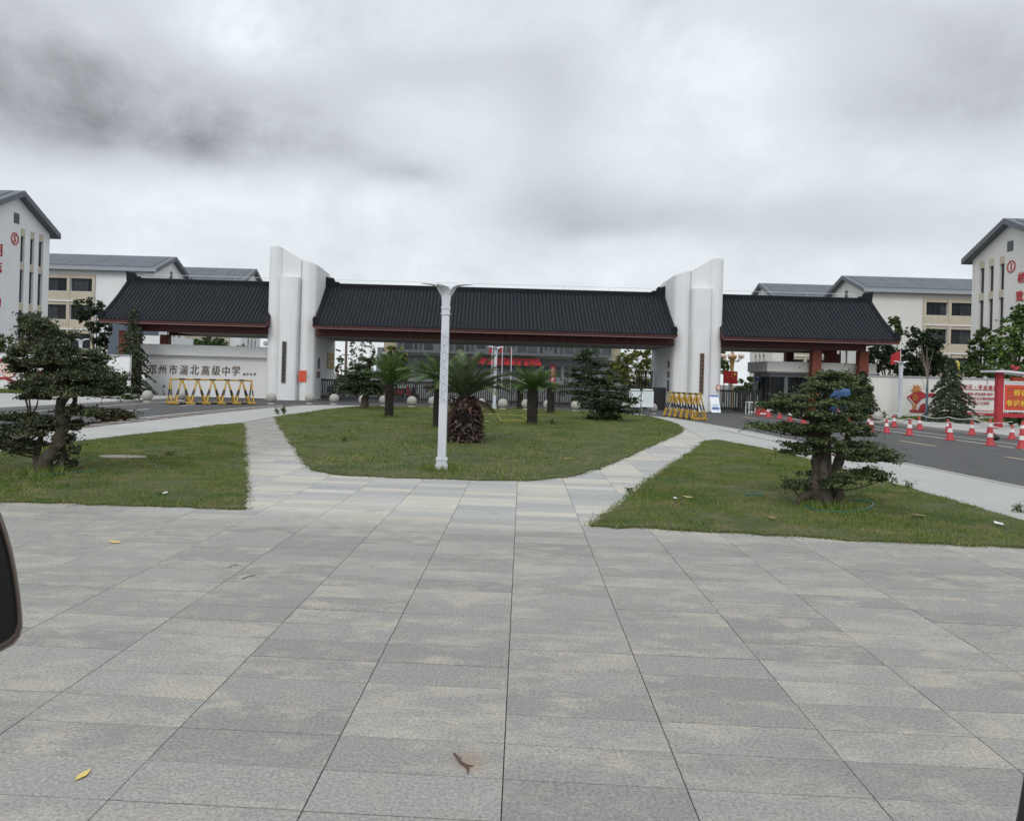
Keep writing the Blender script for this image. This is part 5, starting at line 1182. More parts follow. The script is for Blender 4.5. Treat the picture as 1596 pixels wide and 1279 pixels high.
# grass tufts where trunks meet the lawn are part of the lawn's growth
V = []; r2 = np.random.default_rng(8)
for px, py in ((606,651),(829,663),(682,669),(723,690),(567,638),(940,656),(810,638),(858,645),(688,734),(770,637.5),(72,740),(1287,792)):
    q = G(px, py); n = 420; a = r2.uniform(0, 6.28, n); rr = r2.normal(.27, .12, n); X = q.x+np.cos(a)*rr; Yq = q.y+np.sin(a)*rr; H = r2.uniform(.04, .16, n); A = r2.uniform(0, 6.28, n)
    v = np.zeros((n, 3, 3)); v[:, 0] = np.c_[X-np.cos(A)*.009, Yq-np.sin(A)*.009, np.full(n, .01)]; v[:, 1] = np.c_[X+np.cos(A)*.009, Yq+np.sin(A)*.009, np.full(n, .01)]; v[:, 2] = np.c_[X+r2.normal(0, .05, n), Yq+r2.normal(0, .05, n), .02+H]; V.append(v)
o = npmesh('grass', np.concatenate(V), 3, M['grass_blade'], kind='stuff'); tag(o, 'longer grass left unmown round the foot of the trunks and lamps', 'grass')

# ---------------------------------------------------------------- stone balls along the road
def stone_ball(label, px, py, r_=.26, grp='round stone bollards along the drive'):
    g = G(px, py); t = thing('stone_ball', label, 'stone ball', (g.x, g.y, 0), grp)
    MB().sphere((g.x, g.y, r_+.06), r_, 24, 14).build('ball', M['ball_stone'], t, smooth=True)
    MB().lathe([(r_*.72, 0), (r_*.72, .05), (r_*.6, .09)], (g.x, g.y, 0), 20).build('base', M['ball_stone'], t, smooth=True); return t
balls = [(229.5,627,'at the kerb in front of the cedar left of the striped barrier'),(281.5,625.5,'behind the left striped barrier'),(422.7,630,'at the outer corner of the left tower'),(482.8,629.5,'below the red notice at the foot of the left tower'),
         (520.7,630.5,'in front of the left end of the sliding gate'),(566.5,632.5,'behind the small layered pine trunk'),(598.5,632.8,'behind the left feathery palm trunk'),(641.6,634.5,'standing clear between the left palm and the lamp post'),(675,635,'just left of the tall lamp post'),
         (710,636,'hidden behind the stubs of the big palm'),(749,638,'between the big palm and the second lamp'),(783.4,638.5,'just right of the second lamp'),(819.8,639,'behind the right fan palm trunk'),(854,640,'beside the stubby palm'),(897,641.5,'standing clear left of the layered pine'),
         (974.5,643,'left of the white notice easels'),(1016.5,645.5,'behind the right notice easel')]
b0 = None
for i, (px, py, lb) in enumerate(balls):
    g = G(px, py); lab = 'round stone ball '+lb
    if b0 is None: b0 = stone_ball(lab, px, py)
    else: dup(b0, (g.x, g.y, 0), label=lab, rz=i*.9)
g = G(1368, 661.5); dup(b0, (g.x, g.y, .1), label='grey stone ball on the right pavement below the flag lamp', sc=.85)
g = G(1402, 662); t = thing('stone_ball', 'low flat grey stone at the foot of the flag lamp on the right', 'stone ball', (g.x, g.y, .1)); MB().sphere((g.x, g.y, .14), .2, 16, 8, sz=.6).build('stone', M['ball_stone'], t, smooth=True)

# ---------------------------------------------------------------- lamps
g = G(688, 734); LX, LY = g.x, g.y
def lamp():
    t = thing('garden_lamp', 'tall white square lamp post at the front of the middle lawn', 'lamp post', (LX, LY, 0), 'white garden lamps with wing heads')
    b = MB(); b.box(LX-.108, LX+.108, LY-.108, LY+.108, 0, .12); b.box(LX-.09, LX+.09, LY-.09, LY+.09, .12, .19); b.box(LX-.1, LX+.1, LY-.1, LY+.1, .19, .24); b.build('base', M['lamp_white'], t, bevel=.008)
    HP = 2.72
    b = MB(); r0, r1 = .074, .066
    b.add([(LX-r0,LY-r0,.24),(LX+r0,LY-r0,.24),(LX+r0,LY+r0,.24),(LX-r0,LY+r0,.24),(LX-r1,LY-r1,HP),(LX+r1,LY-r1,HP),(LX+r1,LY+r1,HP),(LX-r1,LY+r1,HP)], [(0,3,2,1),(4,5,6,7),(0,1,5,4),(1,2,6,5),(2,3,7,6),(3,0,4,7)])
    pole = b.build('pole', M['lamp_white'], t, bevel=.01)
    b = MB(); b.box(LX-.08, LX+.08, LY-.08, LY+.08, HP, HP+.03); b.box(LX-.07, LX+.07, LY-.07, LY+.07, HP+.03, HP+.10)
    b.box(LX-.08, LX+.08, LY-.08, LY+.08, HP+.10, HP+.14)
    zz = [(.068, HP+.14), (.074, HP+.25), (.084, HP+.33)]
    b.lathe([(r_*1.41, z) for r_, z in zz], (LX, LY, 0), 4, ph=math.pi/4); b.build('collar', M['lamp_white'], t, bevel=.004)
    # lattice print: cloud scrolls down the faces
    pr = MB()
    def arc(cx_, cz_, r_, a0, a1, fy, wd=.011, face=0):
        n = 7
        for k in range(n):
            q = []
            for aa, rr in ((a0+(a1-a0)*k/n, r_-wd/2), (a0+(a1-a0)*(k+1)/n, r_-wd/2), (a0+(a1-a0)*(k+1)/n, r_+wd/2), (a0+(a1-a0)*k/n, r_+wd/2)):
                u, z = (cx_+rr*math.cos(aa))*.72, cz_+rr*math.sin(aa); q.append((LX+u, LY-fy, z) if face == 0 else ((LX+fy, LY+u, z) if face == 1 else (LX-fy, LY+u, z)))
            pr.add(q, [(0,1,2,3)])
    for face in (0, 1, 2):
        pr = MB()
        for i in range(9):
            z = 1.22+i*.136; hw = r0+(r1-r0)*(z-.24)/(HP-.24); fy = hw+.0035; s = 1 if i % 2 else -1
            arc(s*.018, z, .034, -.4, 4.6, fy, .015, face); arc(-s*.03, z+.055, .03, 1.0, 5.5, fy, .013, face); arc(s*.055, z+.075, .022, 2.0, 5.8, fy, .014, face); arc(-s*.055, z-.015, .024, -1.2, 2.2, fy, .013, face)
        pr.build('scroll_print', M['lamp_print'], t, kind='stuff')
    # wings: curved tapering shells rising out of the collar to level tips
    for az, sc_, lf in ((0, 1, 0), (math.pi, 1, 0), (math.radians(62), .72, -.04), (math.radians(242), .72, -.04)):
        b = MB(); n = 14; vs = []
        cen = lambda s: (.025+.42*sc_*s**1.9, HP+.29+(.255+lf)*(1-(1-s)**2.6))
        for i in range(n+1):
            s = i/n; x, z = cen(s); xa, za = cen(max(0, s-.02)); xb, zb_ = cen(min(1, s+.02)); tl = math.hypot(xb-xa, zb_-za); tx, tz = (xb-xa)/tl, (zb_-za)/tl
            wd = (.055+.075*math.sin(math.pi*min(1, s*1.05)))*(1-s**4*.8); th = .042*(1-s)**.7+.012
            for yy, k_ in ((-wd, -.4), (-wd*.5, .7), (0, 1), (wd*.5, .7), (wd, -.4), (wd*.5, -.8), (0, -1), (-wd*.5, -.8)):
                vx_, vy_ = x-tz*th*k_, yy; vs.append((LX+vx_*math.cos(az)-vy_*math.sin(az), LY+vx_*math.sin(az)+vy_*math.cos(az), z+tx*th*k_))
        fs = [(i*8+k, i*8+(k+1) % 8, (i+1)*8+(k+1) % 8, (i+1)*8+k) for i in range(n) for k in range(8)]+[tuple(range(8))[::-1], tuple(n*8+k for k in range(8))]
        b.add(vs, fs).build('wing', M['lamp_white'], t, smooth=True)
    MB().lathe([(.07, 0), (.08, .03), (.05, .05)], (LX, LY, HP+.33), 10).build('lens', M['pale_gutter'], t)
    return t
l1 = lamp()
g = G(770, 638); dup(l1, (g.x, g.y, 0), .35, 'second smaller looking white lamp post at the back of the middle lawn')
g = P(1402, 655, 39.0); dup(l1, (g.x, 39.0, .05), .2, 'white lamp post by the right wall with a red flag above it', sc=(1, 1, .92))
g = P(124, 600, 41.0); dup(l1, (g.x, 41.0, .1), .2, 'white lamp post almost hidden behind the leaning clipped tree', sc=(1, 1, .92))
g = P(1137, 610, 56.0); dup(l1, (g.x, 56.0, 0), .2, 'white lamp post behind the side gate under the red five star flag', sc=(1.1, 1.1, .80))

# ornate golden lamp behind the side gate
Yg = 58.0; g = P(1139, 640, Yg); t = thing('golden_lamp', 'ornate golden street lamp with round globes behind the right tower', 'street lamp', (g.x, Yg, 0)); gx = g.x
zt = P(1139, 556, Yg).z
MB().tube([(gx, Yg, 0), (gx, Yg, 1), (gx, Yg, zt-1.4), (gx, Yg, zt)], [.16, .10, .09, .2], 10).build('pole', M['gold'], t, smooth=True)
MB().lathe([(.10, 0), (.3, .15), (.34, .35), (.12, .5), (.05, .9)], (gx, Yg, zt-.3), 12).build('crown', M['gold'], t, smooth=True)
for k in range(6):
    a = k*math.pi/3; e = (gx+math.cos(a)*.75, Yg+math.sin(a)*.75, zt-.05); MB().tube([(gx, Yg, zt-.3), (gx+math.cos(a)*.45, Yg+math.sin(a)*.45, zt-.35), e], .04, 6).build('arm', M['gold'], t)
    MB().sphere((e[0], e[1], e[2]+.12), .17, 12, 8).build('globe', M['mural_pale'], t, smooth=True)

# flags
def flag(label, px, pyt, pyb, Y, W_, Hh, m, side=1, droop=.3, stars=False, pole_bot=0, grp=None, polem='lamp_white', r_=.03):
    a = P(px, pyt, Y); t = thing('flag', label, 'flag', (a.x, Y, pole_bot), grp)
    MB().tube([(a.x, Y, pole_bot), (a.x, Y, a.z)], r_, 8).build('pole', M[polem], t)
    n, m_ = 14, 8; vs = []; fs = []
    for i in range(n+1):
        for j in range(m_+1):
            u, v_ = i/n, j/m_; x = a.x+side*W_*u*(1-.25*droop*u); y = Y+.12*W_*math.sin(u*7+v_*1.5)*u; z = a.z-.05-Hh*v_-droop*W_*u**1.3*(1-.2*v_); vs.append((x, y, z))
    for i in range(n):
        for j in range(m_): fs.append((i*(m_+1)+j, i*(m_+1)+j+1, (i+1)*(m_+1)+j+1, (i+1)*(m_+1)+j))
    vs2 = [(x, y+.012, z) for x, y, z in vs]; N2 = len(vs)
    MB().add(vs, fs).add(vs2, [f[::-1] for f in fs]).build('cloth', M[m], t, smooth=True)
    if stars:
        def star(cx_, cz_, R_):
            q = []
            for k in range(10): aa = math.pi/2+k*math.pi/5; rr = R_ if k % 2 == 0 else R_*.4; q.append((cx_+rr*math.cos(aa), Y-.14, cz_+rr*math.sin(aa)))
            return MB().poly(q, (0,-1,0), .01)
        star(*stars[0], stars[1]).build('star', M['flag_yellow'], t)
        for k in range(4): star(stars[0][0]+stars[2]*(.38+.1*(k % 3 != 0)), stars[0][1]+.33-.2*k, stars[1]*.35).build('small_star', M['flag_yellow'], t)
    return t
a = P(1403.5, 545, 41.5)
flag('red triangular drooping flag on a pole above the right wall lamp', 1404, 545, 570, 41.5, .55, .62, 'flag_red', -1, .42, r_=.018)
Yf = 55.4; a = P(1150, 578, Yf); b = P(1127, 597, Yf)
t = thing('national_flag', 'red flag with yellow stars spread beside the golden lamp behind the right tower', 'flag', (a.x, Yf, 0))
mb = MB(); n = 12; vs = []; fs = []
for i in range(n+1):
    for z in (b.z, a.z): vs.append((b.x+(a.x-b.x)*i/n, Yf+.05*math.sin(i*1.1), z-.04*i/n))
for i in range(n): fs.append((i*2, i*2+2, i*2+3, i*2+1))
mb.add(vs, fs); mb.add([(x, y+.01, z) for x, y, z in vs], [f[::-1] for f in fs]); mb.build('cloth', M['flag_red'], t, smooth=True)
def star5(mb, c, R_, Y):
    q = []
    for k in range(10): aa = math.pi/2+k*math.pi/5; rr = R_ if k % 2 == 0 else R_*.4; q.append((c[0]+rr*math.cos(aa), Y, c[1]+rr*math.sin(aa)))
    mb.poly(q, (0,-1,0), .006)
mb = MB(); star5(mb, (a.x-.22, a.z-.24), .14, Yf-.07); mb.build('star', M['flag_yellow'], t)
mb = MB(); [star5(mb, (a.x-.45+.06*(k in (0, 3)), a.z-.12-.11*k), .045, Yf-.07) for k in range(4)]; mb.build('small_star', M['flag_yellow'], t)
for i, (px, pyt, lb) in enumerate(((767.5, 538, 'leftmost of three red flags on poles before the main hall'), (783.5, 538, 'middle one of three red flags on poles before the main hall'), (797.5, 541, 'narrow rightmost one of three red flags before the main hall'))):
    flag(lb, px, pyt, 600, 110.0, (.6, .5, .25)[i], .9, 'flag_red', -1, .9, grp='red flags before the main hall', r_=.06)
# drooping yellow flags above the walls
def ribbon(label, px, py0, py1, Y, m):
    a = P(px, py0, Y); b = P(px+4, py1, Y); t = thing('yellow_flag', label, 'flag', (a.x, Y, 0)); MB().tube([(a.x, Y+.02, 0), (a.x, Y+.02, a.z+.05)], .02, 6).build('pole', M['lamp_white'], t)
    mb = MB(); n = 8; vs = []; 
    for i in range(n+1):
        s = i/n; x = a.x+(b.x-a.x)*s+.02*math.sin(s*9); z = a.z+(b.z-a.z)*s; w_ = .045+.05*abs(math.sin(s*7+.6)); vs += [(x-w_, Y, z), (x+w_, Y-.04*math.sin(s*5), z)]
    fs = [(i*2, i*2+1, i*2+3, i*2+2) for i in range(n)]; mb.add(vs, fs).add([(x, y+.01, z) for x, y, z in vs], [f[::-1] for f in fs]).build('cloth', M[m], t); return t
ribbon('limp yellow flag hanging over the right campus wall beside the cedar', 1491.5, 562, 588, 42.0, 'tape_yellow')
ribbon('limp yellow flag glimpsed through the leaning clipped tree', 83, 531, 541, 45.0, 'tape_yellow')
# utility pole seen through the gateway
p = P(540, 530, 95); t = thing('utility_pole', 'distant utility pole with a crossarm seen beside the left tower', 'utility pole', (p.x, 95, 0)); zt = P(540, 512, 95).z
MB().tube([(p.x, 95, 0), (p.x, 95, zt)], [.2, .14], 8).build('pole', M['plaque_brown'], t); za = P(540, 553, 95).z; MB().bar((p.x-.5, 95, za), (p.x+.4, 95, za), .12, .12).build('crossarm', M['plaque_brown'], t)
t.children[0].location = (0, 0, 0)

# ---------------------------------------------------------------- yellow and black barriers
def barrier():
    L_, H_, D_ = 3.95, 1.18, .62; t = thing('road_barrier', 'yellow and black striped steel barrier of zigzag bars closing the left lane', 'barrier', (0, 0, 0), 'striped steel road barriers')
    def striped(a, b, r_, pat, name):
        a, b = Vector(a), Vector(b); segs = []; acc = 0; tot = sum(w_ for w_, _ in pat)
        mb = MB()
        for w_, mi in pat: p0 = a.lerp(b, acc/tot); acc += w_; p1 = a.lerp(b, acc/tot); mb.tube([p0, p1], r_, 8, mi, True)
        return mb.build(name, [M['yellow_bar'], M['black_bar']], t)
    rp = [(1.2, 0), (.9, 1)]*5+[(1.2, 0)]
    striped((-L_/2, 0, H_), (L_/2, 0, H_), .042, rp, 'top_rail')
    for sy in (-1, 1): striped((-L_/2-.06, sy*D_/2, .07), (L_/2+.06, sy*D_/2, .07), .05, rp, 'bottom_rail')
    lp_ = [(1.0, 0), (.75, 1), (1.25, 0)]
    for sx in (-1, 1):
        for sy in (-1, 1): striped((sx*(L_/2-.03), sy*D_/2, .09), (sx*(L_/2-.05), 0, H_-.04), .036, lp_, 'leg')
        MB().tube([(sx*(L_/2-.02), -D_/2, .07), (sx*(L_/2-.02), D_/2, .07)], .04, 8).build('foot', M['yellow_bar'], t)
    n = 5; W_ = (L_-.1)/n
    for k in range(n+1):
        pass
    for k in range(5):
        xt = -L_/2+.55+k*(L_-1.1)/4
        for sgn in (-1, 1):
            xb = xt+sgn*(L_-1.1)/8*.92
            sy = -1; striped((xb, sy*D_/2, .09), (xt+sgn*.03, 0, H_-.04), .042, lp_, 'leg')
            striped((xb+.10, D_/2, .09), (xt+sgn*.03+.02, .0, H_-.05), .034, lp_, 'leg')
        MB().box(xt-.02, xt+.02, -D_/2, D_/2, .05, .09).build('foot', M['yellow_bar'], t)
    return t
bar = barrier(); ga = G(262, 630.5); gb_ = G(387, 630.5); ctr = (ga+gb_)/2
bar.location = (ctr.x, ctr.y+.3, 0); bar.rotation_euler = (0, 0, math.atan2(gb_.y-ga.y, gb_.x-ga.x))
for ch0 in bar.children: ch0.matrix_parent_inverse = Matrix.Identity(4)
g1 = G(1057, 648.5); g2 = G(1078, 656)
c2 = (g1+g2)/2; dup(bar, (c2.x, c2.y+.1, 0), R(99), 'yellow and black striped barrier seen end on beside the right tower', sc=(.9, .9, 1))

# ---------------------------------------------------------------- cones and cord
def cone_():
    t = thing('traffic_cone', '', 'traffic cone', (0, 0, 0), 'red and white cones along the right road')
    MB().box(-.17, .17, -.17, .17, 0, .035).build('base', M['cone_red'], t, bevel=.008)
    n = 20; pr = lambda z: .125*(1-(z-.035)/.72)+.012
    b = MB(); b.lathe([(.145, .035), (pr(.05), .05), (pr(.30), .30)], (0,0,0), n); b.lathe([(pr(.30), .302), (pr(.45), .45)], (0,0,0), n, 1); b.lathe([(pr(.45), .452), (pr(.64), .64), (.02, .66)], (0,0,0), n)
    b.lathe([(pr(.30)+.006, .305), (pr(.44)+.005, .44)], (0,0,0), n, 1)
    b.build('cone_body', [M['cone_red'], M['cone_white']], t, smooth=True); return t
c0 = cone_()
for ch0 in c0.children: ch0.matrix_parent_inverse = Matrix.Identity(4)
cones = [(1197.7,650.5,'cone nearest the red water barrier'),(1215,652.5,'cone second from the red water barrier'),(1231.5,656.5,'cone above the low left pad of the right clipped tree'),(1252,660,'cone close to the trunk side of the right clipped tree'),(1256,654,'cone just behind another beside the right clipped tree'),
         (1305,654,'cone glimpsed through the right clipped tree, left of the gap'),(1322,655,'cone glimpsed at the right edge of the clipped tree top'),(1354,666,'rear cone of the pair right of the clipped tree'),(1357,672,'front cone of the pair right of the clipped tree'),(1382,674.5,'cone left of and in front of the flag lamp'),(1393.5,665.5,'cone right in front of the flag lamp'),
         (1417,678.5,'cone in the lane below the orange and red emblem'),(1433.5,669.5,'cone beside the thin bare tree'),(1477.5,674.5,'rear cone under the conical cedar'),(1480.5,686,'front cone under the conical cedar'),(1514.5,678,'cone below the slogan text right of the cedar'),(1543,694,'cone with a black sandbag left of the red notice board'),(1543,676,'cone just behind the sandbagged cone'),(1577,684.5,'cone in front of the red notice board'),(1592,699,'nearest cone, cut off by the right edge'),(1594,678,'rear cone cut off by the right edge')]
pos = []
for i, (px, py, lb) in enumerate(cones):
    zc = .10 if G(px, py).x > 18.9 else .004; g = G(px, py, zc); lab = 'red and white traffic '+lb
    if i == 0: c0.location = (g.x, g.y, zc); c0['label'] = lab; o = c0
    else: o = dup(c0, (g.x, g.y, zc), random.uniform(0, 1.5), lab, sc=random.uniform(.80, .90))
    o.rotation_euler = (random.uniform(-.05, .05), random.uniform(-.05, .05), random.uniform(0, 1.5)); pos.append(Vector((g.x, g.y, zc)))
def cord(label, idx, z=.6):
    pts = []
    for a, b in zip(idx[:-1], idx[1:]):
        pa, pb = pos[a]+Vector((0,0,z)), pos[b]+Vector((0,0,z))
        for k in range(8): s = k/8; p = pa.lerp(pb, s); p.z -= .22*math.sin(math.pi*s)*min(1, (pb-pa).length/4); pts.append(p)
    pts.append(pos[idx[-1]]+Vector((0,0,z))); g = pts[0]
    o = MB().tube(pts, .014, 5).build('cord', M['rope_white'], at=(g.x, g.y, 0)); tag(o, label, 'cord')
cord('white cord strung between the front row of cones along the road', [9, 11, 14, 16, 19]); cord('white cord strung between the rear row of cones by the wall', [8, 10, 12, 13, 15, 18], .62); cord('white cord from the table to the cones beside the right clipped tree', [0, 1, 2, 3, 5, 6, 7], .45)
g = G(1550.5, 686); o = MB().sphere((g.x, g.y, .09), .15, 12, 7, sz=.6).build('sandbag', M['rubber'], at=(g.x, g.y, 0), smooth=True); tag(o, 'small black sandbag lying beside a cone near the red notice board', 'sandbag')
# red water barrier and table
g = G(1190, 648); t = thing('water_barrier', 'low red plastic water barrier behind the first cones', 'barrier', (g.x, g.y, 0)); MB().poly([(g.x-.35, g.y, 0), (g.x+.5, g.y, 0), (g.x+.42, g.y, .18), (g.x-.05, g.y, .42), (g.x-.3, g.y, .45)], (0,-1,0), .4).build('body', M['cone_red'], t, bevel=.02)
MB().box(g.x-.2, g.x+.2, g.y-.02, g.y-.002, .08, .16).build('reflector', M['cone_white'], t)
g = G(1174, 646.5); t = thing('table', 'white rectangular table in front of the side gate', 'table', (g.x, g.y, 0)); MB().box(g.x-.36, g.x+.36, g.y-.3, g.y+.3, .68, .72).build('table_top', M['notice_white'], t)
for sx in (-1, 0, 1):
    for sy in (-1, 1): MB().box(g.x+sx*.33-.018, g.x+sx*.33+.018, g.y+sy*.26-.018, g.y+sy*.26+.018, 0, .68).build('leg', M['notice_white'], t)
MB().box(g.x-.34, g.x+.34, g.y-.28, g.y-.25, .15, .19).build('stretcher', M['notice_white'], t)
mb = MB(); [mb.tube([(g.x-.2+k*.16, g.y, .72), (g.x-.2+k*.16, g.y, 1.05+.05*(k % 2))], .012, 5) for k in range(4)]; mb.build('rail', M['black_metal'], t)
# blue bin
p = P(1303, 640, 43.5); t = thing('blue_bin', 'big blue lidded bin glimpsed through the crown of the right clipped tree', 'bin', (p.x, 43.5, 0))
MB().add([(p.x-.5,43.1,.2),(p.x+.5,43.1,.2),(p.x+.5,43.9,.2),(p.x-.5,43.9,.2),(p.x-.58,43.0,1.25),(p.x+.58,43.0,1.25),(p.x+.58,44,1.25),(p.x-.58,44,1.25)], [(0,3,2,1),(4,5,6,7),(0,1,5,4),(1,2,6,5),(2,3,7,6),(3,0,4,7)]).build('body', M['blue_plastic'], t, bevel=.03)
MB().tube([(p.x-.6, 43.5, 1.3), (p.x, 43.5, 1.3), (p.x+.6, 43.5, 1.3)], .42, 16).build('lid', M['blue_plastic'], t, smooth=True)
for sx in (-1, 1): MB().tube([(p.x+sx*.45, 43.1, .1), (p.x+sx*.45+.05, 43.1, .1)], .1, 10).build('wheel', M['rubber'], t)

# ---------------------------------------------------------------- notice easels and poster stand
def easel(label, px0, px1, Y):
    a = P(px0, 634, Y); b = P(px1, 609.5, Y); t = thing('notice_easel', label, 'notice board', ((a.x+b.x)/2, Y, 0), 'white notice easels by the right tower'); z0, z1 = a.z, b.z
    MB().box(a.x, b.x, Y-.02, Y+.02, z0, z1).build('board', M['notice_white'], t, bevel=.004); MB().box(a.x-.01, b.x+.01, Y-.04, Y+.03, z1+.002, z1+.09).build('clip_bar', M['black_metal'], t)
    MB().box(a.x+.05, b.x-.05, Y-.052, Y-.042, z1+.03, z1+.10).build('header_strip', M['notice_white'], t)
    for x in (a.x+.03, b.x-.03): MB().bar((x, Y+.03, 0.02), (x, Y+.03, z1), .03, .03).build('leg', M['chrome'], t); MB().bar((x, Y-.15, .03), (x, Y+.4, .03), .03, .03).build('foot', M['chrome'], t)
    mb = MB(); r_ = random.Random(int(px0)); Yp = Y-.023
    for k in range(16):
        z = z1-.08-k*.036; x = a.x+.05+r_.uniform(0, .08); 
        while x < b.x-.1: w_ = r_.uniform(.03, .14); mb.add([(x, Yp, z), (min(x+w_, b.x-.04), Yp, z), (min(x+w_, b.x-.04), Yp, z+r_.uniform(.008, .02)), (x, Yp, z+.012)], [(0,1,2,3)]); x += w_+r_.uniform(.02, .12)
    mb.build('print', M['notice_faint'], t); return t
easel('white printed notice board on a chrome easel, the left one of two', 980.5, 998.8, 38.9); easel('white printed notice board on a chrome easel, the right one of two', 999.6, 1018.8, 38.7)
a = P(1108.5, 644.5, 43.0); b = P(1123.5, 616, 43.0); t = thing('poster_stand', 'white and blue poster stand leaning at the foot of the right tower', 'poster stand', ((a.x+b.x)/2, 43, 0))
MB().add([(a.x+.0, 42.9, .06), (b.x, 42.9, .06), (b.x-.05, 43.3, b.z), (a.x-.05, 43.3, b.z), (a.x, 42.93, .06), (b.x, 42.93, .06), (b.x-.05, 43.33, b.z), (a.x-.05, 43.33, b.z)], [(0,1,2,3), (7,6,5,4), (0,4,5,1), (1,5,6,2), (2,6,7,3), (3,7,4,0)]).build('panel', M['notice_white'], t)
def onpan(u0, u1, f0, f1, name, m):
    q = []
    for u, f in ((u0, f0), (u1, f0), (u1, f1), (u0, f1)): q.append((a.x+(b.x-a.x)*u-.05*f, 42.9+.4*f-.006, .06+(b.z-.06)*f))
    MB().add(q, [(0,1,2,3)]).build(name, M[m], t)
onpan(0, 1, .9, 1, 'header_strip', 'notice_blue'); onpan(.1, .9, .16, .32, 'print', 'notice_blue'); onpan(.2, .8, .42, .45, 'print', 'notice_blue'); onpan(.25, .75, .36, .385, 'print', 'notice_faint')
for x in (a.x, b.x): MB().bar((x, 43.0, .03), (x, 43.6, .03), .03, .03).build('foot', M['black_metal'], t)
a = P(1046.5, 640, 45.3); t = thing('small_sign', 'small pale blue sign on a stand behind the striped bars at the right tower', 'sign', (a.x, 45.0, 0)); MB().box(a.x-.12, a.x+.14, 44.98, 45.02, .7, 1.15).build('panel', M['notice_faint'], t); MB().box(a.x, a.x+.03, 45.021, 45.05, 0, 1.1).build('post', M['chrome'], t)

# ---------------------------------------------------------------- right wall emblem and slogans, red notice board
Yw = 39.97
def W(px, py, d=0): p = P(px, py, Yw-d); return p
t = thing('wall_mural', 'red and orange emblem with slogan lettering mounted on the right campus wall', 'mural', (W(1480, 620).x, Yw, 1.0))
def shape(pxs_, m, name, d=.02, dep=.02): return MB().poly([W(x, y, d) for x, y in pxs_], (0,-1,0), dep).build(name, M[m], t)
shape([(1413.5,618.5),(1424,612),(1434,608.5),(1442,613),(1455,612.5),(1470,615),(1460,617),(1444,618.5),(1436,622),(1427.5,632),(1423,629.5)], 'mural_red', 'emblem', .03)
shape([(1416,620),(1425,631),(1426.5,630),(1417,618.8)], 'mural_pale', 'emblem_edge', .052, .012)
shape([(1420,607.5),(1423.5,607),(1424.5,599),(1428,602),(1431,598.5),(1432,602.5),(1436,600.5),(1431.5,608),(1440,603),(1432,610),(1424,611)], 'mural_orange', 'flame', .035)
shape([(1423.5,629),(1429,629),(1428,638.5),(1422.5,638)], 'mural_orange', 'stem', .035)
shape([(1432,638.5),(1435,631),(1440,628),(1446,631),(1449,638.8)], 'mural_red', 'emblem_wave', .03)
shape([(1418.5,638.3),(1552,644),(1552,646.8),(1418.5,642)], 'mural_red', 'bar', .02)
shape([(1505,643.5),(1552,645),(1552,648),(1505,646.5)], 'mural_red', 'bar', .045)
text('奋', .34, tuple(W(1426.5, 619.5, .06)), M['mural_orange'], t, 'character', ext=.006, bold=.02)
shape([(1484,605.2),(1553,607.8),(1553,608.6),(1484,606)], 'mural_red', 'rule', .02)
shape([(1494,637.6),(1552,640),(1552,640.6),(1494,638.3)], 'mural_red', 'rule', .02)
for i, c_ in enumerate('莘莘学子·不负青春'): text(c_, .22, tuple(W(1489+i*7.9, 602.2+i*.22, .03)), M['mural_red'], t, 'character', ext=.006, bold=.04) if c_ != '·' else text('·', .05, tuple(W(1489+i*7.9, 602.5+i*.22, .03)), M['mural_red'], t, 'character')
for r_, s in enumerate(('志存高远勤奋·求实创新·善学', '乐思敬业善教·树立正确的理想', '自强不息·做对人生选择')):
    text(s, .155, tuple(W(1519, 613.5+r_*7, .03)), M['mural_red'], t, 'slogan_line', ext=.004, bold=.03, single=False)
text('立德树人·为国育才', .09, tuple(W(1524, 645.6, .075)), M['mural_pale'], t, 'slogan_line', ext=.003, bold=.02, single=False)
MB().box(W(1539, 595).x-.01, W(1539, 595).x+.01, Yw-.02, Yw, W(1539, 600).z, W(1539, 591).z).build('stain', M['grey_cladding'], t)

Yb = 32.6
def B(px, py, Y=Yb): return P(px, py, Y)
t = thing('notice_board', 'red framed notice board with yellow writing and a white roof at the right edge', 'notice board', (B(1556, 673).x, Yb, .1))
pl, pr_ = B(1551.5, 650).x, B(1560.5, 650).x; MB().box(pl, pr_, Yb-.12, Yb+.12, .09, B(1556, 578).z).build('post', M['mural_red'], t, bevel=.01)
x2 = B(1660, 640).x; MB().box(x2, x2+.25, Yb-.12, Yb+.12, .09, B(1556, 578).z).build('post', M['mural_red'], t, bevel=.01)
prof_ = [(1540,577),(1560,577.2),(1580,579.5),(1600,583),(1650,584)]
mb = MB(); 
for (xa, ya), (xb, yb_) in zip(prof_[:-1], prof_[1:]):
    p, q = B(xa, ya), B(xb, yb_); vs = [(p.x, Yb-.5, p.z), (q.x, Yb-.5, q.z), (q.x, Yb+.5, q.z), (p.x, Yb+.5, p.z)]; mb.add(vs+[(v[0], v[1], v[2]-.08) for v in vs], [(0,1,2,3), (7,6,5,4), (0,4,5,1), (1,5,6,2), (2,6,7,3), (3,7,4,0)])
mb.build('canopy', M['lamp_white'], t)
MB().box(B(1560.6, 640).x, x2, Yb-.06, Yb+.06, B(1580, 642).z, B(1580, 595.5).z).build('frame', M['lamp_white'], t, bevel=.01)
MB().box(B(1563.5, 640).x, x2-.08, Yb-.075, Yb-.061, B(1580, 639).z, B(1580, 600).z).build('panel', M['poster_red'], t)
MB().box(B(1567, 640).x, x2-.2, Yb-.085, Yb-.076, B(1580, 637).z, B(1580, 603.5).z).build('poster', M['poster_orange'], t)
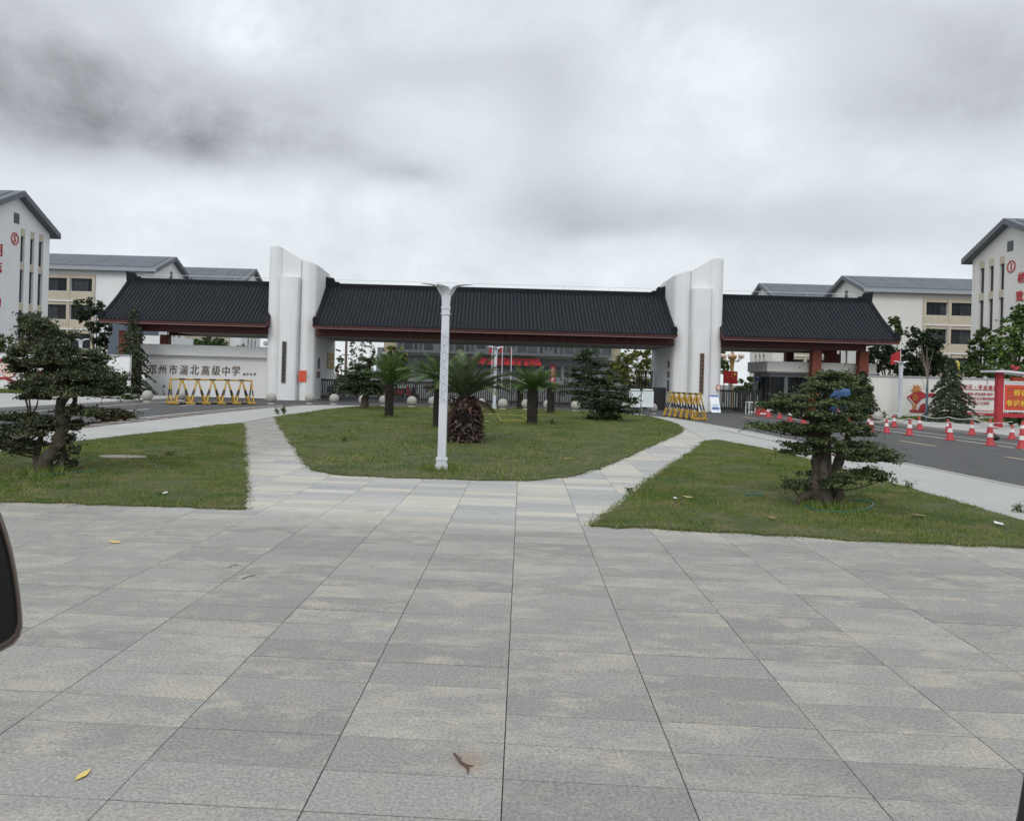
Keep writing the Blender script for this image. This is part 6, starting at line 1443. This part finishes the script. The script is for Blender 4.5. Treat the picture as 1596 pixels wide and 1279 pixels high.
MB().box(B(1561, 640).x, x2, Yb-.04, Yb+.04, B(1580, 650.5).z, B(1580, 644).z).build('lower_rail', M['mural_red'], t)
MB().box(B(1576, 590).x, B(1625, 590).x, Yb-.1, Yb+.1, B(1590, 594).z, B(1590, 587.5).z).build('light_box', M['poster_orange'], t, bevel=.01)
for r_, s in enumerate(('师德师风', '书记校园')):
    for i, c_ in enumerate(s): text(c_, .27, (B((1583 if r_ == 0 else 1571)+i*11.5, 613).x, Yb-.09, B(1580, 612 if r_ == 0 else 628).z), M['flag_yellow'], t, 'character', ext=.006, bold=.05)
mb = MB(); q = B(1582, 575); [mb.sphere((q.x+.12*math.sin(k*2.1), Yb+.05*math.cos(k), q.z+.05*(k % 3)), .07, 8, 6) for k in range(6)]; mb.tube([(q.x, Yb, q.z-.2), (q.x, Yb, q.z)], .02, 5); mb.build('red_bow', M['mural_red'], t)

# left wall murals
Yw = 42.97
t = thing('wall_mural', 'red ribbon shaped emblem with a round text plate on the left campus wall', 'mural', (W(10, 575).x, Yw, 1.0))
c = W(14, 576); 
def disc(c, r_, m, name, d, n=28): MB().poly([(c.x+r_*math.cos(2*math.pi*k/n), Yw-d, c.z+r_*math.sin(2*math.pi*k/n)) for k in range(n)], (0,-1,0), .02).build(name, M[m], t)
shape([(-30,566),(-12,560),(5,559),(18,558.5),(27,561),(27,569),(22,565),(8,562.5),(-4,566),(-10,572),(-30,576)], 'mural_red', 'ribbon', .02)
disc(c, .45, 'mural_red', 'plate_rim', .03); disc(c, .41, 'mural_pale', 'plate', .045)
for i, s in enumerate(('立德树人', '为党育人', '为国育才')): text(s, .10, (c.x, Yw-.05, c.z+.17-.17*i), M['mural_red'], t, 'slogan_line', ext=.003, bold=.04, single=False)
shape([(-30,592),(-10,588),(6,587),(18,591),(27,593.5),(27,597),(16,595),(6,590.5),(-8,592),(-30,598)], 'mural_red', 'ribbon', .02)
t = thing('wall_mural', 'small red slogan panel on the left campus wall behind the clipped tree', 'mural', (W(75, 582).x, Yw, 1.0))
shape([(60,578),(75,577),(78,568),(83,566),(87,570),(88,577),(94,578),(95,590),(60,589)], 'mural_red', 'panel', .02)
for i, s in enumerate(('求真务实', '团结进取')): text(s, .13, tuple(W(82, 580.5+i*6, .045)), M['mural_pale'], t, 'slogan_line', ext=.003, bold=.03, single=False)
shape([(108,566),(113,565.5),(114,571),(128,572),(127,558),(133,557),(134,574),(110,576)], 'mural_red', 'panel', .02)

# ---------------------------------------------------------------- scooters behind the gate
def scooter(label, px, Y, rz, m):
    p = P(px, 620, Y); t = thing('scooter', label, 'scooter', (p.x, Y, 0)); o = Vector((p.x, Y, 0)); d = Vector((math.cos(rz), math.sin(rz), 0)); 
    for sx in (-.6, .6):
        w_ = MB(); c = o+d*sx+Vector((0,0,.25)); n = 14; s_ = Vector((-d.y, d.x, 0))
        w_.tube([c-s_*.05, c+s_*.05], .25, n); wo_ = w_.build('wheel', M['rubber'], t); MB().tube([c-s_*.055, c+s_*.055], .13, 10).build('rim', M['chrome'], wo_)
    MB().bar(o+d*-.5+Vector((0,0,.55)), o+d*.1+Vector((0,0,.6)), .26, .3).build('body', M[m], t, bevel=.04); MB().bar(o+d*-.1+Vector((0,0,.3)), o+d*.4+Vector((0,0,.3)), .26, .08).build('footboard', M['rubber'], t)
    MB().bar(o+d*.38+Vector((0,0,.35)), o+d*.48+Vector((0,0,.95)), .3, .08).build('shield', M[m], t, bevel=.02); MB().bar(o+d*-.5+Vector((0,0,.76)), o+d*.1+Vector((0,0,.76)), .24, .1).build('seat', M['rubber'], t, bevel=.03)
    s_ = Vector((-d.y, d.x, 0)); MB().tube([o+d*.42+Vector((0,0,1.05))-s_*.3, o+d*.46+Vector((0,0,1.0)), o+d*.42+Vector((0,0,1.05))+s_*.3], .018, 6).build('handlebar', M['chrome'], t)
    MB().sphere(o+d*.52+Vector((0,0,.9)), .07, 10, 6).build('headlight', M['lamp_white'], t); return t
scooter('red bodied scooter parked behind the gate right of the left palm', 626, 49.5, .3, 'scooter_red'); scooter('black scooter parked behind the sliding gate beside the red one', 636, 50.2, -.5, 'black_metal')
scooter('teal dark scooter parked behind the left end of the sliding gate', 513, 50, 1.2, 'trunk_paint'); scooter('black scooter low behind the gate under the small layered pine', 545, 49.6, .1, 'black_metal')

# ---------------------------------------------------------------- small things on the lawns and paving
g = G(192, 715); mb = MB(); mb.lathe([(.42, 0), (.42, .05)], (g.x, g.y, .0), 24, sx=1.0, sy=.55); o = mb.build('manhole_cover', M['cover_stone'], at=(g.x, g.y, 0)); tag(o, 'flat oval concrete cover lying in the left front lawn', 'cover')
def hose(label, pts, r_=.014, m='hose_green'):
    v = [G(x, y)+Vector((0, 0, .035)) for x, y in pts]; mb = MB(); 
    out = []
    for i in range(len(v)-1):
        p0, p1, p2, p3 = v[max(i-1, 0)], v[i], v[i+1], v[min(i+2, len(v)-1)]
        for k in range(5): q = k/5; out.append(.5*((2*p1)+(p2-p0)*q+(2*p0-5*p1+4*p2-p3)*q*q+(3*p1-p0-3*p2+p3)*q**3))
    out.append(v[-1]); o = mb.tube(out, r_, 6).build('hose' if m == 'hose_green' else 'tape', M[m], at=tuple(v[0])); tag(o, label, 'hose' if m == 'hose_green' else 'tape'); return o
hose('green garden hose looped round the foot of the right clipped tree', [(1235,780),(1250,790),(1275,799),(1310,802),(1340,799),(1358,793),(1360,787),(1345,783),(1325,782)])
hose('straight green hose lying in front of the left clipped tree', [(55,743),(90,742),(125,739),(150,738)], .016)
hose('short piece of turquoise hose on the right front lawn', [(1162,775),(1175,774),(1190,775)], .018)
hose('yellow warning tape lying across the back of the middle lawn', [(742,647),(765,646.5),(790,647.5),(806,648.5),(812,648),(828,647.5),(842,648)], .012, 'tape_yellow')
hose('yellow tape loop hanging low behind the right fan palm', [(775,649),(780,654),(782,656.5),(800,656.5),(818,656.5),(820,653),(812,649.5)], .014, 'tape_yellow')
hose('short strand of yellow tape near the big palm', [(748,658),(758,657.5),(764,658)], .012, 'tape_yellow')
def leaf(label, px, py, s, m='leaf_yellow', rz=0, z=.004, zl=0):
    g = G(px, py); mb = MB(); q = [(0,-1.6,0),(.45,-.75,.06),(.72,-.15,.1),(.55,.5,.08),(.1,1.7,.22),(-.45,.55,.06),(-.7,-.1,.02),(-.45,-.7,.05)]
    c, n_ = (0,0,0), len(q); vs = [(x*s*math.cos(rz)-y*s*math.sin(rz)+g.x, x*s*math.sin(rz)+y*s*math.cos(rz)+g.y, z_*s+z) for x, y, z_ in q]+[(g.x, g.y, z+.01*s)]
    mb.add(vs, [(i, (i+1) % n_, n_) for i in range(n_)]); mb.add([(a, b, c_+.0015) for a, b, c_ in vs], [(i, (i+1) % n_, n_) for i in range(n_)])
    o = mb.build('fallen_leaf', M[m], at=(g.x, g.y, z)); tag(o, label, 'leaf'); return o
leaf('yellow heart shaped leaf on the paving near the lower left corner', 128.5, 1209, .027, rz=-.2); leaf('small yellow brown leaf on the paving in front of the left lawn', 179, 845.5, .045, rz=1.3)
leaf('pale leaf on the left tip of the right front lawn', 1072, 781, .05, rz=1, z=.06); leaf('pale scrap on the right front lawn beside the pale leaf', 1052, 782.5, .035, 'notice_white', z=.06); leaf('dry leaf in the middle lawn near its right edge', 884, 719.5, .08, 'straw', rz=1.2, z=.07)
leaf('white scrap on the left front lawn', 257, 775, .04, 'notice_white', z=.06); leaf('pale scrap far right on the right front lawn', 1556, 823, .06, 'notice_white', z=.06); leaf('dry leaf in the middle of the right front lawn', 1203, 814, .05, 'straw', z=.06)
leaf('straw patch right of the right clipped tree', 1432, 809, .07, 'straw', rz=1.5, z=.05)
# dead twig with bark lying on a rusty stain
g = G(722, 1186); t = thing('twig', 'short dark broken twig lying on a rust stained slab in the lower middle', 'twig', (g.x, g.y, 0))
P_ = lambda x, y: G(x, y)+Vector((0, 0, .006))
MB().tube([P_(707,1174), P_(712,1180), P_(719,1190), P_(727,1194), P_(738,1195)], [.003, .005, .006, .005, .002], 6).build('stem', M['twig_brown'], t); MB().tube([P_(724,1193), P_(730,1200), P_(729,1207)], [.005, .005, .002], 6).build('offshoot', M['twig_brown'], t); MB().tube([P_(719,1190), P_(716,1184), P_(719,1180)], [.004, .003, .001], 5).build('offshoot', M['twig_brown'], t)
for i, (a, b_) in enumerate((((378,902),(398,897)), ((358,884),(372,881)))):
    g = G(*a); o = MB().tube([G(*a)+Vector((0,0,.004)), G((a[0]+b_[0])/2, a[1]-3.5)+Vector((0,0,.006)), G(*b_)+Vector((0,0,.004))], .003, 5).build('dry_stalk', M['twig_brown'], at=tuple(g)); tag(o, ('curved dry stalk', 'straight shorter dry stalk')[i]+' lying on the paving left of centre', 'stalk')

# ---------------------------------------------------------------- car: edge of the door mirror and of the pillar
Ym = .95
t = thing('door_mirror', 'dark rounded car door mirror cut by the left edge', 'car mirror', tuple(P(-60, 900, Ym)))
ol = [(-150,770),(-60,768),(-14,778),(2,800),(11,826),(20,858),(27,892),(32,928),(35,958),(35.5,978),(31,993),(20,1005),(4,1014),(-30,1024),(-80,1030),(-150,1030)]
def ins(pts, e):
    cxm, cym = -60, 900; return [(cxm+(x-cxm)*(1-e), cym+(y-cym)*(1-e)) for x, y in pts]
def loop(pts, Y): return [P(x, y, Y)-Vector((0,0,0)) for x, y in pts]
mb = MB(); L_ = [(ins(ol, .06), Ym+.10), (ins(ol, .015), Ym+.06), (ol, Ym+.03), (ol, Ym+.008), (ins(ol, .02), Ym-.004), (ins(ol, .055), Ym-.006), (ins(ol, .085), Ym+.004)]
rings = []
for pts, Yq in L_:
    rings.append([P(x, y, Yq) for x, y in pts])
n = len(ol); vs = [v for r_ in rings for v in r_]; fs = [(i*n+k, i*n+(k+1) % n, (i+1)*n+(k+1) % n, (i+1)*n+k) for i in range(len(L_)-1) for k in range(n)]+[tuple(range(n))]
mb.add(vs, fs).build('shell', M['mirror_rim'], t, smooth=True)
mb = MB(); a = rings[-1]; b_ = [P(x, y, Ym+.03) for x, y in ins(ol, .14)]
mb.add(a+b_, [(k, (k+1) % n, n+(k+1) % n, n+k) for k in range(n)]+[tuple(range(n, 2*n))]).build('recess', M['mirror_dark'], t, smooth=True)
t = thing('window_frame', 'black slanting edge of the car window frame in the lower right corner', 'car window frame', tuple(P(1600, 1279, .6)))
mb = MB(); q = [(1601,1140),(1597,1170),(1590,1215),(1582,1262),(1572,1310),(1680,1310),(1680,1140)]; mb.poly([P(x, y, .6) for x, y in q], (0,1,0), .04); mb.build('frame', M['mirror_dark'], t, bevel=.004)
